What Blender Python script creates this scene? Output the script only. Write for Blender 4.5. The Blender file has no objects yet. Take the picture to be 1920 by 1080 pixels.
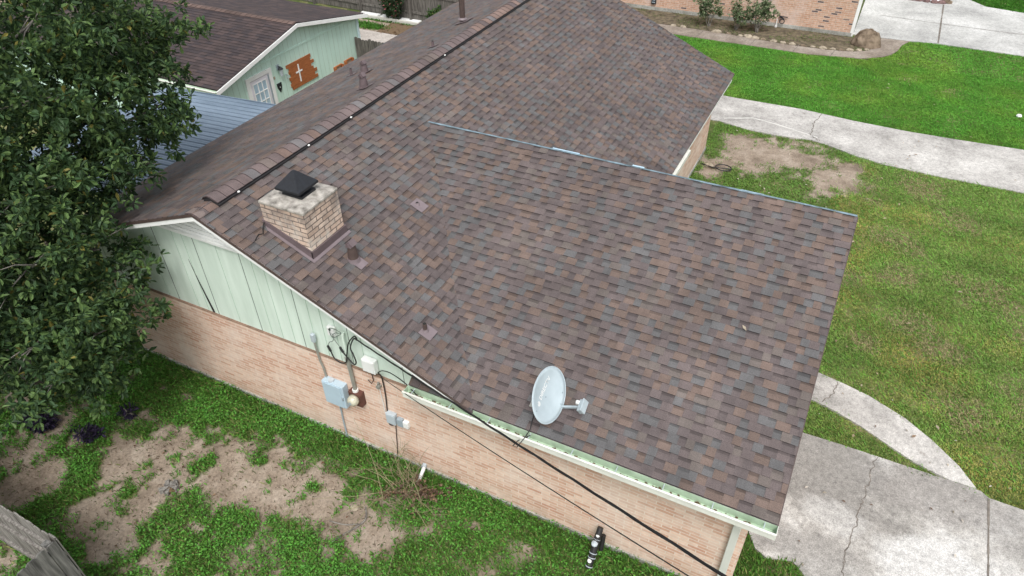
import bpy, math, random
import numpy as np
from mathutils import Vector, Matrix, geometry
rng = np.random.default_rng(7)
random.seed(11)
S = bpy.context.scene
COL = S.collection

# ------------------------------------------------------------------ camera, sky, sun, exposure
cam = bpy.data.cameras.new('camera')
cam.sensor_width = 36; cam.lens = 24.61; cam.clip_end = 2000; cam.clip_start = .05
co = bpy.data.objects.new('camera', cam); COL.objects.link(co)
R = Vector((0.8955532, 0.4447709, -0.0127777)); U = Vector((-0.2712485, 0.5684766, 0.7766972)); F = Vector((-0.3527161, 0.6921078, -0.6297445))
co.matrix_world = Matrix(((R.x, U.x, -F.x, 7.823), (R.y, U.y, -F.y, -5.771), (R.z, U.z, -F.z, 9.7845), (0, 0, 0, 1)))
S.camera = co
W = bpy.data.worlds.new('World'); S.world = W; W.use_nodes = True
SUN_EL, SUN_AZ = math.radians(58), math.radians(150)      # azimuth clockwise from +y
nt = W.node_tree; bg = nt.nodes['Background']
sky = nt.nodes.new('ShaderNodeTexSky'); sky.sky_type = 'NISHITA'; sky.sun_disc = False
sky.sun_elevation = SUN_EL; sky.sun_rotation = SUN_AZ; sky.dust_density = 4; sky.air_density = 1.2
hs = nt.nodes.new('ShaderNodeHueSaturation'); hs.inputs['Saturation'].default_value = .22
nt.links.new(sky.outputs[0], hs.inputs['Color']); nt.links.new(hs.outputs[0], bg.inputs['Color'])
bg.inputs['Strength'].default_value = .14
sl = bpy.data.lights.new('sun', 'SUN'); sl.energy = 1.3; sl.angle = math.radians(20); sl.color = (1, .97, .93)
so = bpy.data.objects.new('sun', sl); COL.objects.link(so)
sd = Vector((math.sin(SUN_AZ) * math.cos(SUN_EL), math.cos(SUN_AZ) * math.cos(SUN_EL), math.sin(SUN_EL)))
so.rotation_euler = sd.to_track_quat('Z', 'Y').to_euler(); so.location = sd * 50
S.view_settings.view_transform = 'Standard'; S.view_settings.look = 'None'
S.view_settings.exposure = 0.55; S.view_settings.gamma = 1; S.view_settings.use_curve_mapping = False
S.render.engine = 'CYCLES'; S.cycles.max_bounces = 6; S.cycles.use_denoising = True

# ------------------------------------------------------------------ materials
def nodes(name):
    m = bpy.data.materials.new(name); m.use_nodes = True
    t = m.node_tree; p = t.nodes['Principled BSDF']
    return m, t, p
def N(t, typ, **k):
    n = t.nodes.new(typ)
    for a, v in k.items():
        if a.startswith('i_'): n.inputs[a[2:].replace('_', ' ')].default_value = v
        else: setattr(n, a, v)
    return n
def ramp(t, fac, stops):
    r = t.nodes.new('ShaderNodeValToRGB'); e = r.color_ramp.elements
    while len(e) < len(stops): e.new(.5)
    for i, (p, c) in enumerate(stops):
        e[i].position = p; e[i].color = (*c, 1) if len(c) == 3 else c
    t.links.new(fac, r.inputs[0]); return r.outputs[0]
def mixc(t, fac, a, b, mode='MIX'):
    n = t.nodes.new('ShaderNodeMix'); n.data_type = 'RGBA'; n.blend_type = mode
    for sock, v in ((n.inputs[0], fac), (n.inputs[6], a), (n.inputs[7], b)):
        if isinstance(v, (int, float)): sock.default_value = v
        elif isinstance(v, tuple): sock.default_value = (*v, 1)[:4]
        else: t.links.new(v, sock)
    return n.outputs[2]
def noise(t, scale, detail=4, rough=.55, vec=None, out='Fac'):
    n = N(t, 'ShaderNodeTexNoise'); n.inputs['Scale'].default_value = scale
    n.inputs['Detail'].default_value = detail; n.inputs['Roughness'].default_value = rough
    if vec is None: vec = pos(t)
    t.links.new(vec, n.inputs['Vector']); return n.outputs[out]
def pos(t): return t.nodes.new('ShaderNodeNewGeometry').outputs['Position']
def mapv(t, scale, vec=None):
    m = t.nodes.new('ShaderNodeMapping'); m.inputs['Scale'].default_value = scale
    t.links.new(vec or pos(t), m.inputs['Vector']); return m.outputs[0]
def bump(t, p, h, s=.3, d=.01):
    b = t.nodes.new('ShaderNodeBump'); b.inputs['Strength'].default_value = s; b.inputs['Distance'].default_value = d
    t.links.new(h, b.inputs['Height']); t.links.new(b.outputs[0], p.inputs['Normal'])
def mat(name, c, rough=.7, var=.18, scale=6., metal=0., bs=0., c2=None, stretch=None):
    m, t, p = nodes(name)
    v = mapv(t, stretch) if stretch else pos(t)
    f = noise(t, scale, 6, .6, v)
    lo = tuple(x * (1 - var) for x in c); hi = c2 or tuple(min(1, x * (1 + var)) for x in c)
    t.links.new(ramp(t, f, [(.3, lo), (.7, hi)]), p.inputs['Base Color'])
    p.inputs['Roughness'].default_value = rough; p.inputs['Metallic'].default_value = metal
    if bs: bump(t, p, noise(t, scale * 12, 3, .6, v), bs)
    return m
def attr_mat(name, rough=.9, gran=90, gv=.22, trans=0., big=.12, bs=.25, spec=.3):
    m, t, p = nodes(name)
    a = N(t, 'ShaderNodeAttribute', attribute_name='col')
    c = a.outputs['Color']
    if gv: c = mixc(t, 1., c, ramp(t, noise(t, gran, 2, .7), [(.32, (1 - gv,) * 3), (.68, (1 + gv,) * 3)]), 'MULTIPLY')
    if big: c = mixc(t, 1., c, ramp(t, noise(t, .9, 4, .6), [(.3, (1 - big,) * 3), (.7, (1 + big,) * 3)]), 'MULTIPLY')
    if name == 'shingle':
        for sc in ((.5, 5, 1), (5, .5, 1)): c = mixc(t, 1., c, ramp(t, noise(t, 1.0, 4, .6, mapv(t, sc)), [(.34, (.88,) * 3), (.66, (1.1,) * 3)]), 'MULTIPLY')
    t.links.new(c, p.inputs['Base Color']); p.inputs['Roughness'].default_value = rough
    p.inputs['Specular IOR Level'].default_value = spec
    if bs: bump(t, p, noise(t, gran * 1.3, 2, .7), bs, .004)
    if trans:
        tr = t.nodes.new('ShaderNodeBsdfTranslucent'); t.links.new(c, tr.inputs[0])
        mx = t.nodes.new('ShaderNodeMixShader'); mx.inputs[0].default_value = trans
        t.links.new(p.outputs[0], mx.inputs[1]); t.links.new(tr.outputs[0], mx.inputs[2])
        t.links.new(mx.outputs[0], t.nodes['Material Output'].inputs['Surface'])
    return m
def brick_mat(name, c1, c2, mortar, bw, bh, ms, patch=None, bs=.4, dark=None, var=.3, stain=None, foot=None):
    m, t, p = nodes(name)
    s = t.nodes.new('ShaderNodeSeparateXYZ'); t.links.new(pos(t), s.inputs[0])
    ad = N(t, 'ShaderNodeMath', operation='ADD'); t.links.new(s.outputs[0], ad.inputs[0]); t.links.new(s.outputs[1], ad.inputs[1])
    wob = N(t, 'ShaderNodeMath', operation='MULTIPLY_ADD'); t.links.new(noise(t, 1.3, 2), wob.inputs[0]); wob.inputs[1].default_value = .02; t.links.new(s.outputs[2], wob.inputs[2])
    cb = t.nodes.new('ShaderNodeCombineXYZ'); t.links.new(ad.outputs[0], cb.inputs[0]); t.links.new(wob.outputs[0], cb.inputs[1])
    b = t.nodes.new('ShaderNodeTexBrick'); t.links.new(cb.outputs[0], b.inputs['Vector'])
    b.inputs['Color1'].default_value = (*c1, 1); b.inputs['Color2'].default_value = (*c2, 1); b.inputs['Mortar'].default_value = (*mortar, 1)
    b.inputs['Scale'].default_value = 1; b.inputs['Brick Width'].default_value = bw; b.inputs['Row Height'].default_value = bh
    b.inputs['Mortar Size'].default_value = ms; b.inputs['Mortar Smooth'].default_value = .2; b.inputs['Bias'].default_value = -.1
    c = b.outputs['Color']
    if dark:   # a few odd bricks of another colour
        b2 = t.nodes.new('ShaderNodeTexBrick'); t.links.new(cb.outputs[0], b2.inputs['Vector'])
        for k, v in (('Color1', (0, 0, 0, 1)), ('Color2', (1, 1, 1, 1)), ('Mortar', (0, 0, 0, 1))): b2.inputs[k].default_value = v
        for k, v in (('Scale', 1), ('Brick Width', bw), ('Row Height', bh), ('Mortar Size', ms)): b2.inputs[k].default_value = v
        thr = ramp(t, b2.outputs['Color'], [(dark[1], (0, 0, 0)), (dark[1] + .03, (1, 1, 1))])
        c = mixc(t, thr, c, dark[0])
    c = mixc(t, 1., c, ramp(t, noise(t, 11, 5, .75), [(.34, (1 - var,) * 3), (.66, (1 + var * .6,) * 3)]), 'MULTIPLY')
    if patch: c = mixc(t, ramp(t, noise(t, patch[1], 5, .65), [(patch[2], (0, 0, 0)), (patch[3], (patch[4],) * 3)]), c, patch[0])
    if foot:   # splashed dirt along the ground
        mr = t.nodes.new('ShaderNodeMapRange'); mr.inputs[1].default_value = foot[2]; mr.inputs[2].default_value = foot[1]; t.links.new(s.outputs[2], mr.inputs[0])
        mm = N(t, 'ShaderNodeMath', operation='MULTIPLY'); t.links.new(ramp(t, noise(t, 3.5, 6, .7), [(.35, (0, 0, 0)), (.7, (.8,) * 3)]), mm.inputs[0]); t.links.new(mr.outputs[0], mm.inputs[1]); c = mixc(t, mm.outputs[0], c, foot[0])
    if stain:
        mk = ramp(t, noise(t, stain[1], 5, .7), [(stain[2], (0, 0, 0)), (stain[3], (stain[4],) * 3)])
        mr = t.nodes.new('ShaderNodeMapRange'); mr.inputs[1].default_value = stain[5]; mr.inputs[2].default_value = stain[6]; t.links.new(s.outputs[2], mr.inputs[0])
        mm = N(t, 'ShaderNodeMath', operation='MULTIPLY'); t.links.new(mk, mm.inputs[0]); t.links.new(mr.outputs[0], mm.inputs[1]); c = mixc(t, mm.outputs[0], c, stain[0])
    t.links.new(c, p.inputs['Base Color']); p.inputs['Roughness'].default_value = .9; p.inputs['Specular IOR Level'].default_value = .2
    iv = N(t, 'ShaderNodeMath', operation='SUBTRACT'); iv.inputs[0].default_value = 1; t.links.new(b.outputs['Fac'], iv.inputs[1])
    bump(t, p, iv.outputs[0], bs, .008)
    return m
def concrete(name, c, stain, light, sc=1., stains=()):
    m, t, p = nodes(name)
    f = ramp(t, noise(t, .9 * sc, 8, .65), [(.36, stain), (.5, c), (.64, light)])
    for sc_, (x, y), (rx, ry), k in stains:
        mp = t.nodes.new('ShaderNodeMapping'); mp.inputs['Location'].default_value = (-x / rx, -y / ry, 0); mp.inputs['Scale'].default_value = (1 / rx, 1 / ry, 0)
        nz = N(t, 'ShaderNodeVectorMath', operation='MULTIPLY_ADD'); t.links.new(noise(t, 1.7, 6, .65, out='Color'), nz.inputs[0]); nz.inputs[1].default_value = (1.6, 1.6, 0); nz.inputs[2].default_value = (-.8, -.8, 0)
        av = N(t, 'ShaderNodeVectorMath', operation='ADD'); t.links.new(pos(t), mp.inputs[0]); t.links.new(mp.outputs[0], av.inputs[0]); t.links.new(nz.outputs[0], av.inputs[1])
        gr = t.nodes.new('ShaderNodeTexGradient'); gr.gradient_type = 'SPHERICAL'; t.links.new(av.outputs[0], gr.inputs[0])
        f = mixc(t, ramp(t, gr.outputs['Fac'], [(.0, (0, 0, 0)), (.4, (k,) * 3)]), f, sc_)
    f = mixc(t, 1., f, ramp(t, noise(t, 13, 7, .8), [(.36, (.70,) * 3), (.5, (1.,) * 3), (.64, (1.22,) * 3)]), 'MULTIPLY')
    f = mixc(t, 1., f, ramp(t, noise(t, 60, 3, .7), [(.38, (.74,) * 3), (.62, (1.2,) * 3)]), 'MULTIPLY')
    f = mixc(t, ramp(t, noise(t, 4.2, 3, .5), [(.68, (0, 0, 0)), (.8, (.55,) * 3)]), f, (.13, .10, .075))
    t.links.new(f, p.inputs['Base Color']); p.inputs['Roughness'].default_value = .92; p.inputs['Specular IOR Level'].default_value = .2
    bump(t, p, noise(t, 60, 3, .7), .25, .006); return m

M_SH = attr_mat('shingle', .75, 110, .3, big=.12, spec=.3)
M_LEAF = attr_mat('leaf', .55, 9, .2, trans=.34, big=0, bs=0, spec=.28)
M_GRASS = attr_mat('grass_blade', .6, 30, .15, trans=.3, big=0, bs=0, spec=.25)
M_BRICK = brick_mat('salmon_brick', (.57, .345, .25), (.76, .575, .46), (.70, .59, .50), .26, .066, .008, patch=((.78, .69, .61), 1.3, .46, .72, .6), dark=((.55, .31, .22), .93), var=.12, bs=.35, foot=((.36, .27, .20), .0, .55))
M_CHIM = brick_mat('buff_brick', (.60, .45, .355), (.71, .58, .485), (.17, .14, .125), .235, .079, .009, dark=((.54, .25, .14), .95), var=.2, stain=((.13, .11, .105), 2.7, .40, .60, .7, 3.92, 4.40), bs=.6, patch=((.64, .60, .54), 5, .52, .66, .6))
M_NBR = brick_mat('pink_brick', (.52, .31, .215), (.62, .42, .32), (.58, .47, .39), .24, .075, .01, dark=((.12, .095, .10), .91), patch=((.66, .56, .52), .9, .5, .7, .55), var=.25)
M_SIDE = mat('mint_paint', (.62, .745, .65), .6, .10, 1.6, c2=(.72, .83, .75), stretch=(3, 3, .4))
M_SIDE2 = mat('mint_paint_shed', (.55, .75, .66), .6, .05, 2.2, c2=(.60, .80, .71), stretch=(3, 3, .4))
M_GROOVE = mat('groove_dark', (.10, .13, .11), .9)
M_GROOVE2 = mat('groove_soft', (.40, .52, .43), .9)
M_GAP = mat('crack_dark', (.015, .015, .014), .95)
M_WHITE = mat('white_paint', (.83, .84, .83), .5, .07, 3.)
M_GUT = mat('mint_gutter', (.38, .52, .36), .5, .2, 5., c2=(.54, .67, .52))
M_GUTW = mat('gutter_white', (.70, .71, .65), .5, .1, 6.)
M_DSPOUT = mat('cream_metal', (.62, .63, .58), .45, .05, 3.)
M_FOUND = concrete('foundation', (.36, .36, .33), (.22, .22, .19), (.46, .46, .43))
M_CROWN = mat('chimney_mortar', (.30, .275, .24), .95, .5, 9, bs=.8, c2=(.54, .51, .465))
M_BLACK = mat('black_metal', (.012, .014, .019), .55, .3, 20)
M_FLASH = mat('mauve_metal', (.125, .095, .10), .5, .15, 8)
M_FLASH2 = mat('pale_flashing', (.185, .15, .16), .45, .12, 8)
M_PIPE = mat('brown_pipe', (.078, .054, .048), .55, .2, 12)
M_DRIP = mat('blue_membrane', (.10, .14, .16), .5, .4, 5, c2=(.24, .34, .40))
M_VENT = mat('ridge_vent', (.016, .015, .017), .7)
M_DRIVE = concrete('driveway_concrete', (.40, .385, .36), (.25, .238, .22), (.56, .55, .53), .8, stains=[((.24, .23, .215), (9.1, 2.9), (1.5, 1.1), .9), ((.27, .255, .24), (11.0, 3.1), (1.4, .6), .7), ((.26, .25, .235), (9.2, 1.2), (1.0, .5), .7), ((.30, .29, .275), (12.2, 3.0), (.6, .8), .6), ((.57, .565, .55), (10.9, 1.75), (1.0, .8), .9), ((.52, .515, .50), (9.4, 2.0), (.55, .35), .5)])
M_WALK = concrete('walk_concrete', (.42, .405, .385), (.28, .27, .255), (.54, .525, .50), .7)
M_NDRIVE = concrete('pale_concrete', (.47, .47, .455), (.35, .35, .34), (.57, .57, .555), .5)
M_NWALK = concrete('dirty_concrete', (.25, .21, .175), (.17, .145, .115), (.33, .29, .25), .9)
M_WOOD = mat('weathered_wood', (.155, .135, .115), .9, .55, 3., bs=.6, c2=(.33, .315, .29), stretch=(9, 9, .7))
M_WOODB = mat('old_dark_fence', (.075, .066, .058), .9, .5, 3., bs=.6, c2=(.20, .185, .165), stretch=(9, 9, .7))
M_WOODD = mat('dark_wood', (.085, .07, .055), .9, .4, 4., stretch=(9, 9, .7))
M_RUST = mat('orange_plank', (.36, .105, .03), .65, .35, 5., c2=(.48, .17, .06), stretch=(6, 1, 14))
M_PANEL = mat('blue_grey_metal', (.42, .54, .62), .45, .06, 3)
M_BROWN = mat('rust_brown', (.10, .04, .03), .6, .3, 10)
M_GLASSM = mat('meter_glass', (.50, .48, .38), .15, .2, 20)
M_GREY = mat('grey_box', (.44, .50, .54), .5, .08, 5)
M_GREYD = mat('mid_grey_box', (.30, .36, .40), .5, .08, 5)
M_PLAST = mat('white_plastic', (.76, .77, .76), .4, .04, 5)
M_COND = mat('conduit_grey', (.30, .30, .27), .5, .2, 8, metal=.3)
M_CABLE = mat('black_cable', (.014, .013, .014), .55)
M_CABLEB = mat('brown_cable', (.045, .03, .025), .6)
M_DISH = mat('dish_grey', (.40, .48, .52), .5, .07, 3, c2=(.47, .55, .59))
M_DISHE = mat('dish_arm', (.36, .42, .45), .45)
M_METAL = mat('galvanised_sheet', (.15, .21, .28), .55, .18, 1.2, c2=(.23, .30, .385), stretch=(.5, 3, 1))
M_BARK = mat('bark', (.16, .14, .12), .95, .5, 9, bs=.7, c2=(.30, .28, .25))
M_TWIG = mat('dry_twig', (.24, .19, .12), .9, .4, 15)
M_TWIG2 = mat('dry_green_twig', (.24, .22, .12), .9, .3, 15)
M_DRYL = mat('dry_leaf', (.21, .095, .055), .9, .4, 15)
M_ROCK = mat('boulder_stone', (.13, .085, .05), .9, .5, 3.2, bs=.8, c2=(.30, .235, .17))
M_STONE = mat('pale_stone', (.34, .29, .22), .9, .35, 9, bs=.5)
M_REDROCK = mat('red_rock', (.16, .10, .095), .9, .4, 8, bs=.5)
M_GRAVEL = mat('white_gravel', (.72, .72, .72), .9, .25, 40, bs=.9)
M_GLASS = mat('window_glass', (.35, .50, .62), .08, .15, 2, c2=(.50, .64, .74))
M_LITTER = mat('brown_litter', (.12, .075, .04), .95, .6, 30, bs=.7, c2=(.24, .16, .09))
M_DEEP = mat('dark_interior', (.03, .028, .026), .9)

# ------------------------------------------------------------------ mesh helpers
ORG = {}
class MB:
    def __init__(s): s.v = []; s.f = []; s.c = []; s.mi = []; s.m = 0; s.col = (1, 1, 1)
    def add(s, vs, fs):
        o = len(s.v); s.v += [tuple(x) for x in vs]; s.f += [tuple(i + o for i in f) for f in fs]; s.c += [s.col] * len(fs); s.mi += [s.m] * len(fs); return s
    def quad(s, *p): return s.add(p, [tuple(range(len(p)))])
    def box(s, a, b):
        (x0, y0, z0), (x1, y1, z1) = a, b
        return s.add([(x0, y0, z0), (x1, y0, z0), (x1, y1, z0), (x0, y1, z0), (x0, y0, z1), (x1, y0, z1), (x1, y1, z1), (x0, y1, z1)],
                     [(3, 2, 1, 0), (4, 5, 6, 7), (0, 1, 5, 4), (1, 2, 6, 5), (2, 3, 7, 6), (3, 0, 4, 7)])
    def obox(s, c, ax, h):
        c = Vector(c); ax = [Vector(a).normalized() for a in ax]
        P = [c + ax[0] * (i * h[0]) + ax[1] * (j * h[1]) + ax[2] * (k * h[2]) for k in (-1, 1) for i, j in ((-1, -1), (1, -1), (1, 1), (-1, 1))]
        return s.add(P, [(3, 2, 1, 0), (4, 5, 6, 7), (0, 1, 5, 4), (1, 2, 6, 5), (2, 3, 7, 6), (3, 0, 4, 7)])
    def beam(s, a, b, w, h, up=(0, 0, 1)):
        a, b = Vector(a), Vector(b); d = (b - a).normalized(); sd_ = d.cross(Vector(up)).normalized(); u = sd_.cross(d)
        return s.obox((a + b) / 2, (d, sd_, u), ((b - a).length / 2, w / 2, h / 2))
    def prism(s, poly, ext):
        e = Vector(ext); n = len(poly); P = [Vector(p) for p in poly]
        return s.add(P + [p + e for p in P], [tuple(range(n - 1, -1, -1)), tuple(range(n, 2 * n))] + [(i, (i + 1) % n, n + (i + 1) % n, n + i) for i in range(n)])
    def tube(s, pts, r, n=8, cap=True):
        pts = [Vector(p) for p in pts]; rr = r if isinstance(r, (list, tuple)) else [r] * len(pts); V = []; Fc = []
        prev = None
        for i, p in enumerate(pts):
            d = (pts[min(i + 1, len(pts) - 1)] - pts[max(i - 1, 0)]).normalized()
            if prev is None: prev = d.orthogonal().normalized()
            a = (prev - d * prev.dot(d)).normalized(); prev = a; b = d.cross(a)
            V += [p + (a * math.cos(2 * math.pi * k / n) + b * math.sin(2 * math.pi * k / n)) * rr[i] for k in range(n)]
        for i in range(len(pts) - 1):
            for k in range(n): Fc.append((i * n + k, i * n + (k + 1) % n, (i + 1) * n + (k + 1) % n, (i + 1) * n + k))
        if cap: Fc += [tuple(range(n - 1, -1, -1)), tuple(range((len(pts) - 1) * n, len(pts) * n))]
        return s.add(V, Fc)
    def blob(s, c, r, n=12, jit=0., seed=0, flat=None):
        g = random.Random(seed); V = []; Fc = []; m = n // 2 + 1
        for i in range(m + 1):
            th = math.pi * i / m
            for k in range(n):
                ph = 2 * math.pi * k / n; q = 1 + g.uniform(-jit, jit)
                z = math.cos(th) * r[2] * q
                if flat is not None: z = max(z, flat)
                V.append((c[0] + math.sin(th) * math.cos(ph) * r[0] * q, c[1] + math.sin(th) * math.sin(ph) * r[1] * q, c[2] + z))
        for i in range(m):
            for k in range(n): Fc.append((i * n + k, (i + 1) * n + k, (i + 1) * n + (k + 1) % n, i * n + (k + 1) % n))
        return s.add(V, Fc)
def link(name, me, parent=None, base=None):
    o = bpy.data.objects.new(name, me); COL.objects.link(o)
    if parent:
        org = ORG[parent.name]; o.parent = parent
    else: org = Vector(base)
    me.transform(Matrix.Translation(-org))
    if not parent: o.location = org
    ORG[o.name] = org.copy(); return o
def build(name, mb, m, parent=None, base=None, smooth=False, colors=False, bevel=0):
    me = bpy.data.meshes.new(name); me.from_pydata(mb.v, [], mb.f); me.update()
    for q in (m if isinstance(m, (list, tuple)) else [m]): me.materials.append(q)
    me.polygons.foreach_set('material_index', mb.mi)
    if smooth: me.polygons.foreach_set('use_smooth', [True] * len(me.polygons))
    if colors:
        a = me.attributes.new('col', 'FLOAT_COLOR', 'FACE'); a.data.foreach_set('color', np.array([(*c, 1) for c in mb.c], 'f').ravel())
    if not parent and base is None:
        P = np.array(mb.v); base = (*((P.min(0) + P.max(0)) / 2)[:2], P[:, 2].min())
    o = link(name, me, parent, base)
    if bevel:
        b = o.modifiers.new('bevel', 'BEVEL'); b.width = bevel; b.segments = 2; b.limit_method = 'ANGLE'
    return o
def bulk(name, V, nper, m, cols, parent=None, base=(0, 0, 0)):
    """V: (n*nper,3) vertices, one polygon per nper; cols (n,3)."""
    n = len(V) // nper; me = bpy.data.meshes.new(name)
    me.vertices.add(len(V)); me.vertices.foreach_set('co', np.ascontiguousarray(V, 'f').ravel())
    me.loops.add(len(V)); me.loops.foreach_set('vertex_index', np.arange(len(V), dtype='i'))
    me.polygons.add(n); me.polygons.foreach_set('loop_start', np.arange(0, len(V), nper, dtype='i'))
    me.update(calc_edges=True); me.materials.append(m)
    a = me.attributes.new('col', 'FLOAT_COLOR', 'FACE'); a.data.foreach_set('color', np.c_[cols, np.ones(n)].astype('f').ravel())
    return link(name, me, parent, base)
def tag(o, label, cat, group=None):
    o['label'] = label; o['category'] = cat
    if group: o['group'] = group
    return o
def thing(name, base, label, cat, group=None):
    o = bpy.data.objects.new(name, None); COL.objects.link(o); o.location = base; o.empty_display_size = .2
    ORG[o.name] = Vector(base); return tag(o, label, cat, group)
def struct(o, kind='structure'): o['kind'] = kind; return o

# ------------------------------------------------------------------ smooth noise and masks on the ground
def vnoise(x, y, sc, seed):
    g = np.random.default_rng(seed).random((64, 64)); X, Y = x * sc + 1000.3, y * sc + 1000.7
    i, j = np.floor(X).astype(int), np.floor(Y).astype(int); fx, fy = X - i, Y - j
    fx = fx * fx * (3 - 2 * fx); fy = fy * fy * (3 - 2 * fy); G = lambda a, b: g[a % 64, b % 64]
    return (G(i, j) * (1 - fx) + G(i + 1, j) * fx) * (1 - fy) + (G(i, j + 1) * (1 - fx) + G(i + 1, j + 1) * fx) * fy
def fbm(x, y, sc, seed, o=4):
    t = 0; a = .5; n = 0
    for k in range(o): t = t + a * vnoise(x, y, sc * 2 ** k, seed + k); n += a; a *= .55
    return t / n
def inpoly(x, y, poly):
    r = np.zeros(x.shape, bool); n = len(poly)
    for i in range(n):
        (x0, y0), (x1, y1) = poly[i], poly[(i + 1) % n]
        if y0 == y1: continue
        r ^= ((y0 > y) != (y1 > y)) & (x < (x1 - x0) * (y - y0) / (y1 - y0) + x0)
    return r
DIRT = [(-1.63, -2.08, 0.52), (-1.18, -1.68, 0.48), (-0.4, -1.46, 0.43), (-0.66, -2.04, 0.52), (0.18, -1.3, 0.43), (0.71, -1.04, 0.29), (0.78, -1.57, 0.43), (1.3, -1.26, 0.38), (2.04, -1.35, 0.4), (2.71, -1.4, 0.43), (-1.15, -3.01, 0.38), (-0.56, -2.99, 0.33), (-0.36, -3.35, 0.29), (-0.61, -2.53, 0.36), (3.14, -1.44, 0.33), (0.48, -3.18, 0.24), (1.3, -1.77, 0.33), (0.31, -1.68, 0.43), 
        (-3.16, -2.69, 0.34), (-2.61, -3.27, 0.36), (-2.52, -2.76, 0.28), (-3.36, -2.13, 0.3), (-4.6, -1.6, .6), (-.2, -4.9, .9), (-1.8, -4.8, .7),
        (6.0, 13.6, 1.0), (7.1, 13.6, 1.15), (8.0, 13.1, .85), (8.3, 13.5, .6), (5.4, 13.9, .6), (7.9, 12.5, .55), (6.3, 12.6, .5), (4.95, 12.45, .45), (5.05, 11.9, .3), (9.9, 4.05, .0)]
GREEN = [(-0.3, -1.58, 0.21), (0.06, -2.48, 0.46), (0.57, -2.75, 0.48), (1.3, -2.59, 0.52), (1.96, -2.27, 0.52), (-0.93, -2.51, 0.13), (0.57, -1.08, 0.11), (1.04, -2.21, 0.29), (4.7, 13.6, .35), (6.6, 12.3, .35), (7.3, 12.2, .4)]
STRAW = [(10.22, 7.57, 0.57), (10.83, 6.98, 0.57), (9.49, 6.51, 0.29), (11.71, 9.05, 0.67), (9.93, 9.02, 0.38), (9.23, 12.14, 0.29), (11.2, 11.98, 0.48), (8.62, 9.64, 0.38), (11.3, 5.4, .6), (12.2, 6.2, .7), (9.9, 10.6, .5), (10.4, 13.5, .6), (9.6, 20.9, .3), (10.9, 20.5, .25), (8.95, 8.4, .35), (12.6, 7.8, .5), (9.0, 12.8, .5)]
def field(x, y, bl):
    f = np.full(x.shape, -9.)
    for a, b, r in bl: f = np.maximum(f, 1 - np.hypot(x - a, y - b) / max(r, .01))
    return f
def turf(x, y):
    n = fbm(x, y, 2.2, 3) - .5; n2 = fbm(x, y, 7., 9, 3) - .5
    d = field(x, y, DIRT) + n * 1.5 + n2 * 1.5
    g = field(x, y, GREEN) + n * .8 + n2 * .8
    t = np.clip(.5 - d * 1.35, 0, 1); t = np.maximum(t, np.clip(.4 + g * 2., 0, 1))
    spots = (np.clip((fbm(x, y, 3.1, 21) - .60) * 6, 0, .8) + np.clip((fbm(x, y, 1.1, 22) - .52) * 3, 0, .5)) * (y < -.5)
    bed = (y > 22.9) & (y < 24.7) & (x < 7.6)
    t = np.where(bed, np.clip((fbm(x, y, 1.6, 5) - .40) * 4, 0, .9), t)
    pat = (x < -4.5) & (y > 12.5) & (y < 18.6)
    t = np.where(pat, np.clip(1 - np.hypot((x + 11.) / 1.6, (y - 17.9) / .45), 0, 1) * 2, t)
    return np.clip(t - spots, 0, 1)

# paving outlines (x, y)
WALK = [(3.2, 17.1), (4.6, 17.04), (6.63, 17.06), (8.26, 16.86), (9.77, 16.78), (11.2, 16.82), (12.84, 16.91), (30, 17.4), (30, 14.6), (12.7, 14.25), (10.69, 14.25), (9.34, 14.33), (8.48, 14.54), (7.87, 14.82), (7.24, 15.0), (6.2, 14.87), (5.41, 14.9), (4.52, 15.12), (3.2, 15.1)]
CWALK = [(8.3, 5.3), (8.85, 5.16), (9.24, 5.08), (9.71, 4.95), (10.33, 4.66), (10.77, 4.33), (11.19, 3.93), (11.44, 3.57), (11.05, 3.565), (10.51, 3.7), (10.09, 3.9), (9.64, 4.13), (9.17, 4.31), (8.83, 4.4), (8.3, 4.45)]
DRIVE = [(8.22, 3.53), (9.32, 3.56), (10.25, 3.56), (11.05, 3.555), (11.5, 3.55), (11.62, 3.46), (12.11, 3.45), (30, 3.4), (30, -1.5), (9.6, -1.5), (9.3, .5), (9.17, .83), (9.0, .97), (8.85, .93), (8.62, .86), (8.45, .95), (8.36, 1.08), (8.27, 1.25), (8.22, 1.3)]
NWALK = [(-12, 22.95), (.33, 22.98), (1.78, 22.98), (3.24, 22.9), (4.62, 22.78), (5.12, 22.72), (6.66, 22.76), (7.6, 22.95), (8.1, 23.3), (8.35, 23.8), (8.4, 24.9), (9.45, 25.0), (9.2, 24.4), (9.1, 23.76), (8.9, 23.2), (8.6, 22.83), (7.93, 22.4), (6.13, 22.02), (5.42, 22.05), (3.25, 22.04), (1.24, 22.06), (-12, 22.06)]
NDRIVE = [(7.42, 24.93), (9.45, 25.0), (9.8, 25.1), (10.42, 25.16), (13.29, 25.05), (32, 25.0), (32, 30.3), (13.58, 30.45), (12.15, 30.75), (11.13, 32.02), (10.6, 34), (10.3, 40), (7.5, 40)]
HOUSE = [(-3.45, 0), (8.22, 0), (8.22, 4.6), (4.55, 4.6), (4.55, 13.2), (-3.45, 13.2)]
SHED = [(-7.2, 6.6), (-7.2, 12.85), (-16, 12.85), (-16, 6.6)]
NHOUSE = [(-12, 24.66), (7.4, 24.66), (7.4, 34), (-12, 34)]
PAVED = [WALK, CWALK, DRIVE, NWALK, NDRIVE]
SOLID = [HOUSE, SHED, NHOUSE]

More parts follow.
